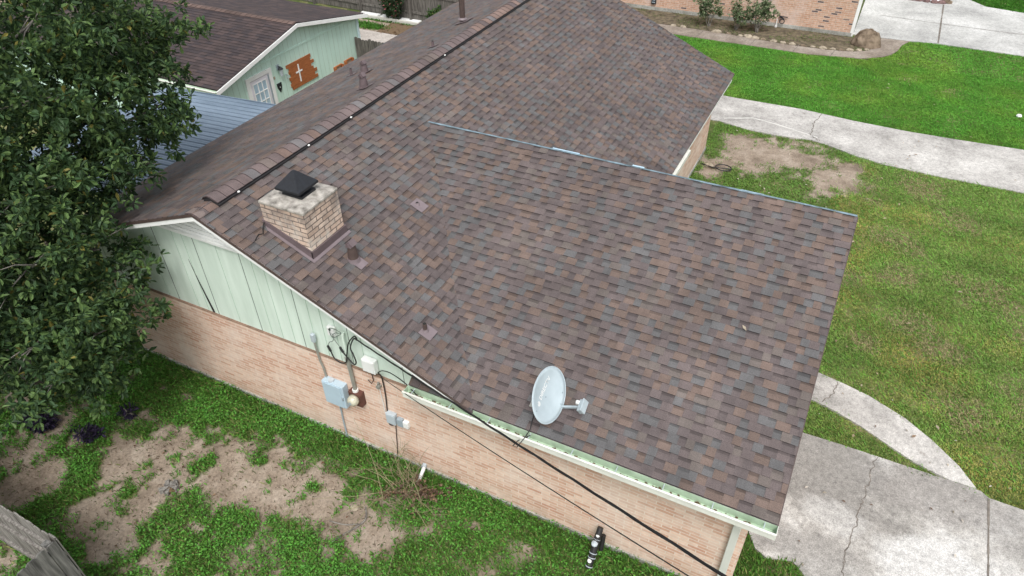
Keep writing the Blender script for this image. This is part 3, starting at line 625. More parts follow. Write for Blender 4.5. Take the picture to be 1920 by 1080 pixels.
mb.prism([(cx0 - .02, cy1 + .005, rz(cx0)), (cx1 + .03, cy1 + .005, rz(cx1 + .03)), (cx1 + .03, cy1 + .005, rz(cx1 + .03) + .12), (cx0 - .02, cy1 + .005, rz(cx0) + hf)], (0, .017, 0))
build('flashing', mb, M_FLASH, ch)
mb = MB().prism([(cx1 + .03, cy0 - .07, rz(cx1 + .03) + .006), (cx1 + .075, cy0 - .07, rz(cx1 + .075) + .006), (cx1 + .075, cy1 + .05, rz(cx1 + .075) + .006), (cx1 + .03, cy1 + .06, rz(cx1 + .03) + .006)], (0, 0, .004))
mb.prism([(cx0 + .1, cy0 - .07, rz(cx0 + .1) + .006), (cx1 + .028, cy0 - .07, rz(cx1 + .028) + .006), (cx1 + .028, cy0 - .022, rz(cx1 + .028) + .006), (cx0 + .02, cy0 - .022, rz(cx0 + .02) + .006)], (0, 0, .004))
build('base_flashing', mb, M_FLASH2, ch)
mb = MB().prism([(cx0 - .02, cy0 - .02, rz(cx0)), (cx0 - .32, cy0 + .36, rz(cx0 - .32)), (cx0 - .02, cy1 + .02, rz(cx0))], (0, 0, .02)).prism([(cx0 - .3, cy0 + .36, rz(cx0 - .3)), (cx0 - .02, cy0 - .02, rz(cx0)), (cx0 - .01, cy0 + .36, rz(cx0) + .14)], (0, 0, .012)).prism([(cx0 - .3, cy0 + .36, rz(cx0 - .3)), (cx0 - .01, cy0 + .36, rz(cx0) + .14), (cx0 - .02, cy1 + .02, rz(cx0))], (0, 0, .012))
build('cricket', mb, M_FLASH, ch)
mb = MB().tube([(cx0 + .02, cy0 - .03, rz(cx0) + .06), (cx0 + .04, cy0 - .10, rz(cx0) + .0), (cx0 + .09, cy0 - .16, rz(cx0 + .09)), (cx0 + .06, cy0 - .22, rz(cx0 + .06) + .004), (cx0 + .10, cy0 - .34, rz(cx0 + .1) + .004)], .009, 6)
build('sealant_bead', mb, M_GAP, ch)
# roof vents
def vent(base, slope, h, r0, r1, cap=None, m=M_PIPE, plate=None):
    x, y, z = base; dz = -P1 if slope == 'r' else PL
    mb = MB().tube([(x, y, z - .03), (x, y, z + h * .55), (x, y, z + h)], [r0, (r0 + r1) / 2, r1], 14)
    v = build('vent_pipe', mb, m, house, smooth=False)
    if r1 > .02 and not cap: build('pipe_opening', MB().tube([(x, y, z + h), (x, y, z + h + .004)], r1 * .8, 12), M_GAP, v)
    if plate:
        w, l, o_ = plate; P_ = [(x - w * .7 + o_, y - l), (x + w + o_, y - l), (x + w + o_, y + l), (x - w * .7 + o_, y + l)]
        build('flashing', MB().prism([(a, b, z + (a - x) * dz + .024) for a, b in P_], (0, 0, .004)).tube([(x, y, z - .02), (x, y, z + .05)], [r0 * (1.2 if slope == 'l' or cap else 2.), r0 * 1.02], 12), M_FLASH if slope == 'l' else M_FLASH2, v)
    if cap:
        s = cap; mb = MB()   # small folded rain hood
        mb.prism([(x - s, y - s * .8, z + h - .01), (x, y - s * .8, z + h + s * .75), (x + s, y - s * .8, z + h - .01)], (0, s * 1.6, 0))
        mb.prism([(x - s * .7, y - s * 1.1, z + h - .03), (x, y - s * 1.1, z + h + s * .5), (x + s * .7, y - s * 1.1, z + h - .03)], (0, s * 2.2, 0))
        build('rain_hood', mb, M_FLASH, v)
    return v
vent((1.92, .64, 3.57), 'r', .30, .088, .055, .075, plate=(.10, .09, .09))
vent((3.31, .31, 2.95), 'r', .15, .034, .032, None, plate=(.11, .11, .03))
vent((1.95, 2.35, 3.56), 'r', .05, .03, .024, None, M_FLASH2, plate=(.13, .11, .02))
vent((-.85, 4.88, 4.11), 'l', .27, .10, .055, .07, M_FLASH, plate=(.16, .14, 0))
vent((-1.96, 6.34, 3.70), 'l', .24, .10, .055, .07, M_FLASH, plate=(.16, .14, 0))
vent((-2.47, 6.49, 3.50), 'l', .16, .03, .03, None, M_FLASH, plate=(.12, .1, 0))
vent((-.69, 7.26, 4.17), 'l', .13, .032, .032, None, M_FLASH, plate=(.12, .1, 0))
v = vent((-1.16, 9.41, 4.0), 'l', .62, .07, .07, None, M_PIPE, plate=(.22, .2, 0))
build('storm_collar', MB().tube([(-1.16, 9.41, 4.08), (-1.16, 9.41, 4.12)], [.115, .075], 14), M_FLASH2, v)

# ------------------------------------------------------------------ satellite dish
DC = Vector((5.40, -.03, 2.94))
az, el, sk = math.radians(-6), math.radians(30), math.radians(20)
n_ = Vector((math.cos(el) * math.cos(az), math.cos(el) * math.sin(az), math.sin(el))); u0 = Vector((-math.sin(az), math.cos(az), 0)); v0 = n_.cross(u0)
du = u0 * math.cos(sk) + v0 * math.sin(sk); dv = n_.cross(du)
dish = thing('satellite_dish', (5.40, .1, 2.6), 'pale grey oval satellite dish with feed arm bolted above the gutter', 'satellite dish')
A_, B_ = .39, .31
def dsurf(a, b, off=0.): return DC + du * a + dv * b + n_ * (.055 * ((a / A_) ** 2 + (b / B_) ** 2) - .03 + off)
V = []; Fc = []; NR, NA = 7, 44
for off in (0., -.012):
    for i in range(NR + 1):
        r = i / NR
        for k in range(NA): t_ = 2 * math.pi * k / NA; V.append(dsurf(A_ * r * math.cos(t_), B_ * r * math.sin(t_), off))
h_ = (NR + 1) * NA
for i in range(NR):
    for k in range(NA):
        q = (i * NA + k, (i + 1) * NA + k, (i + 1) * NA + (k + 1) % NA, i * NA + (k + 1) % NA); Fc.append(q); Fc.append(tuple(h_ + j for j in reversed(q)))
for k in range(NA): Fc.append((NR * NA + k, h_ + NR * NA + k, h_ + NR * NA + (k + 1) % NA, NR * NA + (k + 1) % NA))
refl = build('reflector', MB().add(V, Fc), M_DISH, dish, smooth=True)
build('rim', MB().tube([dsurf(A_ * math.cos(2 * math.pi * k / 48), B_ * math.sin(2 * math.pi * k / 48), -.004) for k in range(49)], .0075, 6, False), M_DISH, refl, smooth=True)
for a, b in ((.17, -.225), (.02, -.27), (-.03, .0), (-.30, .10)): p = dsurf(a, b, .001); build('bolt', MB().tube([p, p + n_ * .006], .011, 8), M_GREYD, refl)
tc = bpy.data.curves.new('txt', 'FONT'); tc.body = 'DIRECTV'; tc.size = .085; tc.align_x = 'CENTER'; tc.align_y = 'CENTER'; tc.offset = .0015
to = bpy.data.objects.new('txt', tc); COL.objects.link(to); bpy.context.view_layer.update()
tm = bpy.data.meshes.new_from_object(to.evaluated_get(bpy.context.evaluated_depsgraph_get())); bpy.data.objects.remove(to)
def lay(me):
    for v in me.vertices: v.co = dsurf(v.co.x + .05, v.co.y + .085, .0035)
lay(tm); tm.materials.append(M_PLAST); link('lettering', tm, refl)
mb = MB()
for k in range(24):
    for r0, r1, a0, a1 in ((.019, .033, 0, 24), (.0, .015, 0, 24)):
        t0, t1 = 2 * math.pi * k / 24, 2 * math.pi * (k + 1) / 24
        if r0 and 5 < k < 9: continue
        P_ = [(r0 * math.cos(t0), r0 * math.sin(t0)), (r1 * math.cos(t0), r1 * math.sin(t0)), (r1 * math.cos(t1), r1 * math.sin(t1)), (r0 * math.cos(t1), r0 * math.sin(t1))]
        mb.quad(*[dsurf(a - .185, b + .085, .0035) for a, b in (P_ if r0 else P_[1:3] + [(0, 0)])])
build('emblem', mb, M_PLAST, refl)
foot = dsurf(0, -B_ * .98)
tip = DC - dv * (B_ * 1.0) + n_ * .33
arm = build('feed_arm', MB().beam(foot - n_ * .08, tip, .028, .034, dv), M_DISHE, dish)
hd = build('feed_head', MB().obox(tip + n_ * .03 + dv * .02, (du, dv, n_), (.085, .045, .03)).obox(tip + n_ * .07 + dv * .03, (du, dv, n_), (.09, .055, .012)), M_DISHE, dish, bevel=.008)
build('feed_horn', MB().tube([tip + n_ * .0 + dv * .04 + du * .045, tip - n_ * .05 + dv * .055 + du * .045], [.026, .032], 14), M_PLAST, hd, smooth=True)
rz_ = wsz(.1) + .02
build('mast', MB().tube([(5.22, .06, rz_), (5.22, .03, rz_ + .14), DC - n_ * .05 - dv * .05], .025, 10), M_COND, dish)
build('foot_plate', MB().prism([(5.12, -.02, wsz(-.02) + .022), (5.32, -.02, wsz(-.02) + .022), (5.32, .16, wsz(.16) + .022), (5.12, .16, wsz(.16) + .022)], (0, 0, .008)), M_COND, dish)
tag(build('coax_cable', MB().tube([(5.22, .0, wsz(0) + .03), (5.25, -.2, wsz(-.2) + .025), (5.27, -.30, 2.47), (5.25, -.43, 2.43), (5.2, -.56, 2.36), (5.12, -.52, 2.30), (5.16, -.44, 2.34), (5.3, -.36, 2.43)], .007, 6), M_CABLE), 'thin black cable hanging over the gutter below the satellite dish', 'cable')

# ------------------------------------------------------------------ boxes, pipes and cables on the wall
ep = thing('breaker_box', (1.66, 0, 1.0), 'blue-grey electric breaker box on the brick wall beside the meter', 'electric box')
build('case', MB().box((1.44, -.13, 1.0), (1.86, 0, 1.5)), M_PANEL, ep, bevel=.008)
build('door', MB().box((1.45, -.142, 1.01), (1.81, -.1305, 1.48)), M_PANEL, ep, bevel=.004)
build('latch', MB().box((1.815, -.15, 1.2), (1.84, -.131, 1.27)), M_GREYD, ep)
build('rain_hub', MB().tube([(1.60, -.07, 1.5), (1.60, -.07, 1.53)], .05, 12), M_GREY, ep)
build('conduit', MB().tube([(1.47, -.03, 1.5), (1.46, -.03, 1.7), (1.42, -.03, 1.86), (1.40, -.03, 2.27)], .018, 8), M_COND, ep)
build('conduit_fitting', MB().box((1.365, -.06, 2.26), (1.435, -.002, 2.42)), M_GREY, ep, bevel=.01)
build('conduit', MB().tube([(1.62, -.03, 1.0), (1.60, -.025, .5), (1.60, -.025, .05)], .014, 8), M_GREYD, ep)
em = thing('electric_meter', (2.06, 0, 1.2), 'rusty brown electric meter with round glass under a grey conduit', 'electric meter')
build('case', MB().box((1.95, -.11, 1.17), (2.19, 0, 1.46)), M_BROWN, em, bevel=.006)
build('glass_dome', MB().tube([(2.06, -.11, 1.33), (2.06, -.15, 1.33), (2.06, -.2, 1.33), (2.06, -.23, 1.33)], [.098, .098, .085, .045], 20), M_GLASSM, em, smooth=True)
build('dial', MB().tube([(2.06, -.231, 1.33), (2.06, -.233, 1.33)], .03, 12), M_GREYD, em)
build('conduit', MB().tube([(2.06, -.05, 1.46), (2.05, -.05, 1.9), (2.03, -.05, 2.2)], .032, 10), M_COND, em)
build('conduit_upper', MB().tube([(2.03, -.04, 2.2), (2.03, -.04, 2.62), (2.04, -.03, 2.70)], .024, 8), M_SIDE, em)
build('hub', MB().tube([(2.06, -.05, 1.455), (2.06, -.05, 1.50)], .05, 12), M_PLAST, em)
def wbox(name, c, s, m, label, cat, group=None, lid=True):
    t = thing(name, (c[0], 0, c[2] - s[2]), label, cat, group)
    build('case', MB().box((c[0] - s[0], c[1] - s[1], c[2] - s[2]), (c[0] + s[0], c[1] + s[1], c[2] + s[2])), m, t, bevel=.008)
    build('lid', MB().box((c[0] - s[0] * .88, c[1] - s[1] - .008, c[2] - s[2] * .88), (c[0] + s[0] * .88, c[1] - s[1] - .0005, c[2] + s[2] * .88)), m, t, bevel=.003)
    return t
t = wbox('terminal_box', (2.45, -.03, 2.20), (.115, .05, .125), M_PLAST, 'white plastic terminal box where the siding meets the brick', 'junction box')
build('cable_tail', MB().tube([(2.46, -.04, 2.05), (2.47, -.04, 1.88), (2.43, -.05, 1.80), (2.37, -.05, 1.86)], .008, 6), M_CABLEB, t)
t = wbox('junction_box', (1.80, .0, 2.62), (.07, .028, .09), M_PLAST, 'small white box on the green siding above the breaker box', 'junction box')
build('knob', MB().tube([(1.80, -.028, 2.68), (1.80, -.05, 2.68)], .02, 8), M_CABLE, t)
wbox('utility_box', (2.70, -.04, 1.12), (.085, .04, .115), M_GREY, 'largest of the three small grey utility boxes low on the brick', 'utility box', 'small utility boxes on the brick')
wbox('utility_box', (2.86, -.03, 1.09), (.055, .03, .085), M_GREYD, 'darker grey middle one of the three utility boxes on the brick', 'utility box', 'small utility boxes on the brick')
wbox('utility_box', (2.97, -.03, 1.09), (.05, .03, .07), M_PLAST, 'whitest and smallest of the three utility boxes on the brick', 'utility box', 'small utility boxes on the brick')
t = thing('weatherproof_outlet', (2.55, 0, 1.75), 'small silver wall fitting with a white wire hanging down the brick', 'wall fitting')
build('body', MB().tube([(2.55, 0, 1.78), (2.55, -.07, 1.78)], .035, 12).tube([(2.55, -.035, 1.80), (2.55, -.035, 1.86)], .02, 8), M_COND, t)
build('wire', MB().tube([(2.55, -.03, 1.75), (2.56, -.02, 1.4), (2.57, -.02, 1.15), (2.62, -.05, 1.03), (2.7, -.05, 1.0)], .006, 6), M_PLAST, t)
def smooth_path(P, n=8):
    P = [Vector(p) for p in P]; out = []
    for i in range(len(P) - 1):
        a, b, c, e = P[max(i - 1, 0)], P[i], P[i + 1], P[min(i + 2, len(P) - 1)]
        for k in range(n):
            t = k / n; out.append(.5 * ((2 * b) + (c - a) * t + (2 * a - 5 * b + 4 * c - e) * t * t + (3 * b - a - 3 * c + e) * t ** 3))
    return out + [P[-1]]
tag(build('cable_loop', MB().tube(smooth_path([(1.74, -.06, 2.22), (1.79, -.07, 2.10), (1.92, -.08, 2.06), (2.04, -.09, 2.14), (2.10, -.10, 2.34), (2.18, -.10, 2.6), (2.32, -.10, 2.80), (2.40, -.14, 2.81)]), .011, 7).tube(smooth_path([(2.40, -.14, 2.79), (2.30, -.10, 2.74), (2.20, -.1, 2.52), (2.24, -.11, 2.40), (2.26, -.11, 2.24), (2.20, -.1, 2.17), (2.10, -.09, 2.24), (2.02, -.09, 2.34)]), .011, 7).tube([(1.74, -.06, 2.22), (1.70, -.06, 2.32)], .02, 8).tube([(2.02, -.09, 2.34), (1.97, -.08, 2.42)], .02, 8), M_CABLE), 'black service cable looped on the green siding under the white rake', 'cable')
tag(build('grey_wire', MB().tube(smooth_path([(1.82, -.03, 2.62), (1.86, -.06, 2.54), (1.82, -.06, 2.46), (1.76, -.06, 2.42), (1.71, -.06, 2.33)]), .006, 6).tube(smooth_path([(1.97, -.08, 2.42), (1.90, -.07, 2.5), (1.86, -.07, 2.58), (1.92, -.07, 2.68), (2.03, -.05, 2.70), (1.9, -.05, 2.74), (1.80, -.05, 2.70), (1.83, -.05, 2.54), (1.93, -.05, 2.6), (2.04, -.04, 2.70)]), .006, 6), mat('grey_green_wire', (.16, .20, .17), .6)), 'thin grey wires curling from the small white box to the conduit', 'wire')
tag(build('wall_cable', MB().tube(smooth_path([(2.60, -.05, 2.10), (2.63, -.02, 2.0), (2.64, -.02, 1.62), (2.62, -.02, 1.3), (2.63, -.04, 1.1), (2.66, -.07, .98), (2.72, -.06, .97)]), .012, 7).tube([(2.74, -.02, .97), (2.70, -.02, .5), (2.66, -.02, .1)], .008, 6), M_CABLEB), 'dark brown cable running down the brick to the grey utility boxes', 'cable')
tag(build('siding_wire', MB().tube(smooth_path([(2.60, -.05, 2.11), (2.72, -.08, 2.24), (2.9, -.10, 2.28), (3.2, -.2, 2.32), (3.55, -.4, 2.42)]), .008, 6), M_CABLE), 'thin black wire arching from the brick edge to the gutter end', 'wire')
def span(a, b, t1, sag, n=60):
    a, b = Vector(a), Vector(b); out = []
    for i in range(n + 1):
        t = t1 * i / n; p = a + (b - a) * t; p.z -= sag * 4 * t * max(0, 1 - t); out.append(p)
    return out
A0 = (2.38, -.14, 2.80); A1 = (8.85, -3.93, 6.5)
pp = span(A0, A1, 1.7, .02)
mb = MB().tube(pp, .004, 7)
for ph in (0, 2.1, 4.2):
    q = [p + Vector((0, math.cos(i * .9 + ph), math.sin(i * .9 + ph))) * .008 for i, p in enumerate(pp)]; mb.tube(q, .0042, 6)
tag(build('service_cable', mb, M_CABLE), 'thick twisted black power cable sagging from the gable past the gutter', 'cable')
tag(build('phone_cable', MB().tube(span((2.66, -.06, 2.05), (9.0, -3.44, 5.5), 1.6, .07), .0055, 6), M_CABLE), 'thinner single black cable stretched across the brick below the gutter', 'cable')

# pipes low on the wall
t = thing('drain_pipe', (3.21, -.1, 0), 'short white plastic pipe sticking out at the foot of the wall', 'pipe')
build('pipe', MB().tube([(3.20, .0, .16), (3.22, -.1, .13), (3.24, -.3, .06)], .032, 12), M_PLAST, t, smooth=True)
build('elbow', MB().tube([(3.19, .0, .16), (3.205, -.06, .145)], .042, 12), M_GREY, t)
t = thing('black_standpipe', (6.31, -.2, 0), 'black insulated pipe with white bands leaning at the brick wall', 'pipe')
p0, p1 = Vector((6.31, -.05, .52)), Vector((6.31, -.46, .05))
build('pipe', MB().tube([p0, p0 * .6 + p1 * .4, p1], [.045, .055, .05], 12), M_CABLE, t)
build('side_pipe', MB().tube([p0 + Vector((.06, 0, -.16)), p0 + Vector((.07, -.1, -.40))], .035, 10), M_CABLE, t)
for k, r in ((.28, .05), (.62, .058), (.73, .058), (.95, .055)): c = p0.lerp(p1, k); dd = (p1 - p0).normalized(); build('band', MB().tube([c, c + dd * .010], r + .002, 14), M_GREY, t)
c = p0.lerp(p1, .42); build('valve', MB().blob((c.x - .01, c.y - .02, c.z + .05), (.05, .06, .03), 12).tube([(c.x - .01, c.y - .02, c.z + .06), (c.x - .01, c.y - .02, c.z + .11)], .012, 8), M_GREY, t, smooth=True)
c = p0.lerp(p1, .88); build('cap', MB().blob((c.x - .01, c.y, c.z + .055), (.035, .04, .03), 12), M_PLAST, t, smooth=True)
c = p0.lerp(p1, .25); build('cap', MB().blob((c.x + .0, c.y, c.z + .05), (.03, .03, .02), 12), M_PLAST, t, smooth=True)

# ------------------------------------------------------------------ corrugated patio roof beside the house
pr = thing('patio_roof', (-6, 3, 0), 'blue-grey corrugated metal patio roof between the house and the green shed', 'patio roof')
mb = MB(); ya, yb, pitch = .9, 5.42, .165; xs_ = (-3.80, -7.6); za, zb_ = 2.93, 2.72
def zc(x): return za + (zb_ - za) * (x - xs_[0]) / (xs_[1] - xs_[0])
n = int((yb - ya) / (pitch / 6)); prof = []
for i in range(n + 1):
    y = ya + i * pitch / 6; ph = (y / pitch) % 1; h = -.055 if i % 6 == 3 else (.006 if i % 6 in (0, 1) else 0.); prof.append((y, h))
for i in range(n):
    (a, h1), (b, h2) = prof[i], prof[i + 1]
    mb.quad((xs_[1], a, zc(xs_[1]) + h1), (xs_[0], a, zc(xs_[0]) + h1), (xs_[0], b, zc(xs_[0]) + h2), (xs_[1], b, zc(xs_[1]) + h2))
build('metal_sheet', mb, M_METAL, pr)
build('edge_trim', MB().beam((xs_[0], yb + .01, za - .01), (xs_[1], yb + .01, zb_ - .01), .02, .07), M_METAL, pr)
build('rafter', MB().beam((xs_[0], 1.2, za - .09), (xs_[1], 1.2, zb_ - .09), .05, .13).beam((xs_[0], 3.2, za - .09), (xs_[1], 3.2, zb_ - .09), .05, .13).beam((xs_[0], 5.2, za - .09), (xs_[1], 5.2, zb_ - .09), .05, .13), M_WOODD, pr)
for y in (1.1, 5.2): build('post', MB().box((-7.5, y - .05, 0), (-7.4, y + .05, zb_ - .1)), M_WOODD, pr)

# ------------------------------------------------------------------ green shed
sh = thing('green_shed', (-11, 9.7, 0), 'mint green shed with dark purple-brown shingle roof behind the house', 'shed')
SX, SXB, SY0, SY1, SRY, SRZ = -6.95, -17., 6.42, 13.0, 9.78, 3.08
sp1 = (SRZ - 2.36) / (SRY - SY0); sp2 = (SRZ - 2.42) / (SY1 - SRY)
SPAL = [((.062, .046, .046), .4), ((.078, .056, .054), .35), ((.052, .041, .044), .25)]
l1 = (SRY - SY0) * math.sqrt(1 + sp1 ** 2); l2 = (SY1 - SRY) * math.sqrt(1 + sp2 ** 2)
shingles('roof_slope', (0, SY0, SRZ - sp1 * (SRY - SY0)), (1, 0, 0), (0, 1, sp1), [(SXB, 0), (SX, 0), (SX, l1), (SXB, l1)], sh, seed=31, pal=SPAL, e=.125, tooth=.001, bandp=.9, wr=(.2, .34))
shingles('roof_slope', (0, SY1, SRZ - sp2 * (SY1 - SRY)), (-1, 0, 0), (0, -1, sp2), [(-SX, 0), (-SXB, 0), (-SXB, l2), (-SX, l2)], sh, seed=32, pal=SPAL, e=.125, tooth=.001, bandp=.9, wr=(.2, .34))
mb = MB(); g = random.Random(3); x = SXB
while x < SX - .01:
    x2 = min(x + .2, SX); q = g.uniform(.9, 1.3); mb.col = (.11 * q, .075 * q, .065 * q)
    mb.quad((x, SRY - .13, SRZ - .01), (x2, SRY - .13, SRZ), (x2, SRY, SRZ + .03), (x, SRY, SRZ + .02)); mb.quad((x, SRY, SRZ + .02), (x2, SRY, SRZ + .03), (x2, SRY + .13, SRZ), (x, SRY + .13, SRZ - .01)); x = x2
build('ridge_cap', mb, M_SH, sh, colors=True)
build('roof_deck', MB().prism([(SX - .005, SY0 + .01, 2.33), (SX - .005, SRY, SRZ - .02), (SX - .005, SY1 - .01, 2.395), (SX - .005, SY1 - .01, 2.34), (SX - .005, SRY, SRZ - .08), (SX - .005, SY0 + .01, 2.27)], (SXB - SX, 0, 0)), M_WOODD, sh)
mb = MB(); mb.prism([(SX, SY0 - .06, 2.335), (SX, SRY, SRZ - .012), (SX, SRY, SRZ - .11), (SX, SY0 - .06, 2.22)], (.03, 0, 0)).prism([(SX, SRY, SRZ - .012), (SX, SY1 + .08, 2.395), (SX, SY1 + .08, 2.28), (SX, SRY, SRZ - .11)], (.03, 0, 0))
build('rake_board', mb, M_WHITE, sh)
build('eave_board', MB().box((SXB, SY0 - .11, 2.25), (SX + .02, SY0 - .0, 2.33)), M_GUT, sh)
build('gutter_lip', MB().box((SXB, SY0 - .13, 2.325), (SX + .02, SY0 - .09, 2.345)), M_GUTW, sh)
wx = -7.2
mb = MB().prism([(wx, 6.62, .05), (wx, 12.85, .05), (wx, 12.85, 2.38), (wx, SRY, SRZ - .1), (wx, 6.62, 2.32)], (-.08, 0, 0)).box((SXB + .3, 12.75, .05), (wx - .081, 12.85, 2.38)).box((SXB + .3, 6.62, .05), (wx - .081, 6.72, 2.3)); mb.m = 1
for i in range(31):
    y = 6.72 + i * .2; zt = SRZ - .12 - (sp1 * (SRY - y) if y < SRY else sp2 * (y - SRY)); q = .006 if i % 6 else .009; mb.box((wx - .002, y - q / 2, .1), (wx + .004, y + q / 2, zt))
sw = build('gable_siding', mb, [M_SIDE2, M_GROOVE2], sh)
build('trim_band', MB().box((wx, 6.66, 2.33), (wx + .02, 12.6, 2.375)), M_SIDE2, sh)
build('corner_board', MB().box((wx, 12.76, .05), (wx + .02, 12.87, 2.36)), mat('pale_blue_trim', (.62, .78, .80), .6), sh)
build('corner_board', MB().box((wx, 6.60, .05), (wx + .02, 6.68, 2.28)), M_WHITE, sh)
dr = build('door', MB().box((wx, 7.74, .08), (wx + .03, 8.50, 2.02)), mat('pale_lilac_door', (.70, .68, .74), .5, .05), sh)
mb = MB().box((wx, 7.60, .08), (wx + .045, 7.735, 2.04)).box((wx, 8.505, .08), (wx + .045, 8.62, 2.04)).box((wx, 7.60, 2.041), (wx + .046, 8.62, 2.15)); build('frame', mb, M_WHITE, dr)
build('pane', MB().box((wx + .03, 7.84, 1.12), (wx + .034, 8.34, 1.92)), M_GLASS, dr)
mb = MB()
for y in (7.82, 8.0, 8.17, 8.34): mb.box((wx + .034, y - .014, 1.1), (wx + .046, y + .014, 1.94))
for z in (1.1, 1.37, 1.64, 1.92): mb.box((wx + .034, 7.82, z - .012), (wx + .0455, 8.34, z + .012))
build('muntin', mb, M_WHITE, dr)
build('storm_strip', MB().box((wx + .03, 8.44, .1), (wx + .04, 8.49, 2.0)), M_GREYD, dr)
# things on the shed wall
sg = thing('cross_sign', (wx, 9.8, 1.2), 'rustic orange plank sign with a white cross on the green shed', 'wall sign')
mb = MB(); g = random.Random(8); zb0 = 1.19; ys = [(9.24, 10.34), (9.33, 10.30), (9.30, 10.44), (9.36, 10.30), (9.28, 10.38), (9.33, 10.52), (9.29, 10.40), (9.34, 10.52)]
for i, (a, b) in enumerate(ys[::-1]): mb.box((wx + .005, a, zb0 + i * .098), (wx + .03 + .003 * (i % 2), b, zb0 + i * .098 + .094))
bd = build('plank_board', mb, M_RUST, sg); build('cross', MB().box((wx + .034, 9.70, 1.33), (wx + .05, 9.74, 1.86)).box((wx + .034, 9.58, 1.62), (wx + .049, 9.86, 1.66)), M_WHITE, sg)
lp = thing('wall_lantern', (wx, 8.92, 1.85), 'dark metal lantern on the green shed wall between door and sign', 'wall lamp')
build('backplate', MB().box((wx, 8.87, 1.98), (wx + .03, 8.97, 2.12)), M_GREYD, lp); build('glass', MB().tube([(wx + .1, 8.93, 1.80), (wx + .1, 8.93, 2.0)], [.04, .06], 8), M_GREY, lp); build('hood', MB().tube([(wx + .1, 8.93, 2.0), (wx + .1, 8.93, 2.08)], [.085, .02], 8).tube([(wx + .1, 8.93, 2.05), (wx, 8.92, 2.08)], .015, 6), M_BLACK, lp)
hk = thing('shield_plaque', (wx, 8.82, 1.4), 'small dark shield plaque on the green shed right of the door', 'plaque')
build('shield', MB().prism([(wx + .003, 8.74, 1.60), (wx + .003, 8.92, 1.60), (wx + .003, 8.91, 1.46), (wx + .003, 8.83, 1.32), (wx + .003, 8.75, 1.46)], (.025, 0, 0)), M_BLACK, hk); build('stud', MB().tube([(wx + .028, 8.83, 1.48), (wx + .034, 8.83, 1.48)], .015, 8), M_PLAST, hk)
hk = thing('wall_hook', (wx, 9.2, 1.7), 'tiny grey hook beside the top left of the plank sign', 'hook'); build('hook', MB().tube([(wx, 9.18, 1.74), (wx + .05, 9.18, 1.74), (wx + .06, 9.22, 1.68), (wx + .05, 9.16, 1.62)], .012, 6), M_GREYD, hk)
dbl = thing('door_bell', (wx, 8.70, 1.8), 'tiny brass bell button on the green shed above the shield plaque', 'doorbell'); build('button', MB().box((wx, 8.68, 1.76), (wx + .02, 8.73, 1.84)), M_STONE, dbl)
for i, (y, z, lb) in enumerate(((11.5, 1.0, 'small wooden wall box on the shed, the one nearer the plank sign'), (12.05, 1.02, 'small wooden wall box at the shed corner, beside the fence'))):
    wb = thing('wall_planter', (wx, y, z), lb, 'wall box', 'wooden boxes on the shed wall')
    build('frame', MB().box((wx, y - .20, z), (wx + .12, y + .20, z + .03)).box((wx, y - .20, z + .03), (wx + .12, y - .17, z + .18)).box((wx, y + .17, z + .03), (wx + .12, y + .20, z + .18)).box((wx, y - .17, z + .15), (wx + .05, y + .17, z + .18)), M_RUST, wb)
    build('back', MB().box((wx, y - .168, z + .03), (wx + .02, y + .168, z + .148)), M_STONE, wb)

# ------------------------------------------------------------------ board fences
def fence(name, a, b, h, side, label, seed, rails=(.35, 1.1, 1.62), zb=.03, gap=.006, top=None, m=M_WOOD):
    """boards along a-b; side = +1/-1 puts the rails on the left or right of the run."""
    g = random.Random(seed); a, b = Vector((*a, 0)), Vector((*b, 0)); d = (b - a); L = d.length; d.normalize(); nrm = Vector((-d.y, d.x, 0))
    f = thing(name, tuple(a.lerp(b, .5)), label, 'fence'); mb = MB(); t = 0
    while t < L - .03:
        w = min(g.uniform(.13, .15), L - t); hh = h + g.uniform(-.03, .03); lean = g.uniform(-.006, .006); p = a + d * (t + w / 2) + nrm * g.uniform(-.004, .004); w2 = w / 2 - gap / 2
        P_ = [(-w2, zb), (w2, zb), (w2, hh - .035), (w2 - .03, hh), (-w2 + .03, hh), (-w2, hh - .035)]
        mb.prism([tuple(p + d * (q + lean * z) - nrm * .009 + Vector((0, 0, z))) for q, z in P_], tuple(nrm * .018)); t += w
    build('boards', mb, m, f)
    for z in rails: build('rail', MB().beam(a + nrm * side * .03 + Vector((0, 0, z)), b + nrm * side * .03 + Vector((0, 0, z)), .04, .085), m, f)
    k = max(1, int(L / 2.4))
    for i in range(k + 1): p = a.lerp(b, (i + .02) / (k + .04)) + nrm * side * .10; build('post', MB().box((p.x - .045, p.y - .045, -.1), (p.x + .045, p.y + .045, h - .06)), m, f)
    return f
fence('board_fence', (-7.15, 12.5), (-3.6, 12.45), 1.78, 1, 'weathered grey board fence joining the green shed to the house', 1, m=M_WOODB)
fence('board_fence', (-20, 19.6), (-1.5, 19.0), 1.85, -1, 'long weathered board fence at the back of the patio behind the bush', 2, m=M_WOODB)
fence('board_fence', (-7, -4.0), (.36, -4.0), 1.78, -1, 'grey fence run at bottom left with a horizontal rail on its face', 3, rails=(.3, 1.0, 1.45))
fence('board_fence', (.36, -4.02), (.28, -8), 1.80, -1, 'grey fence run at bottom left showing only its flat board face and knots', 4, m=mat('grey_dark_boards', (.10, .098, .092), .9, .5, 3., bs=.7, c2=(.24, .235, .22), stretch=(9, 9, .7)))
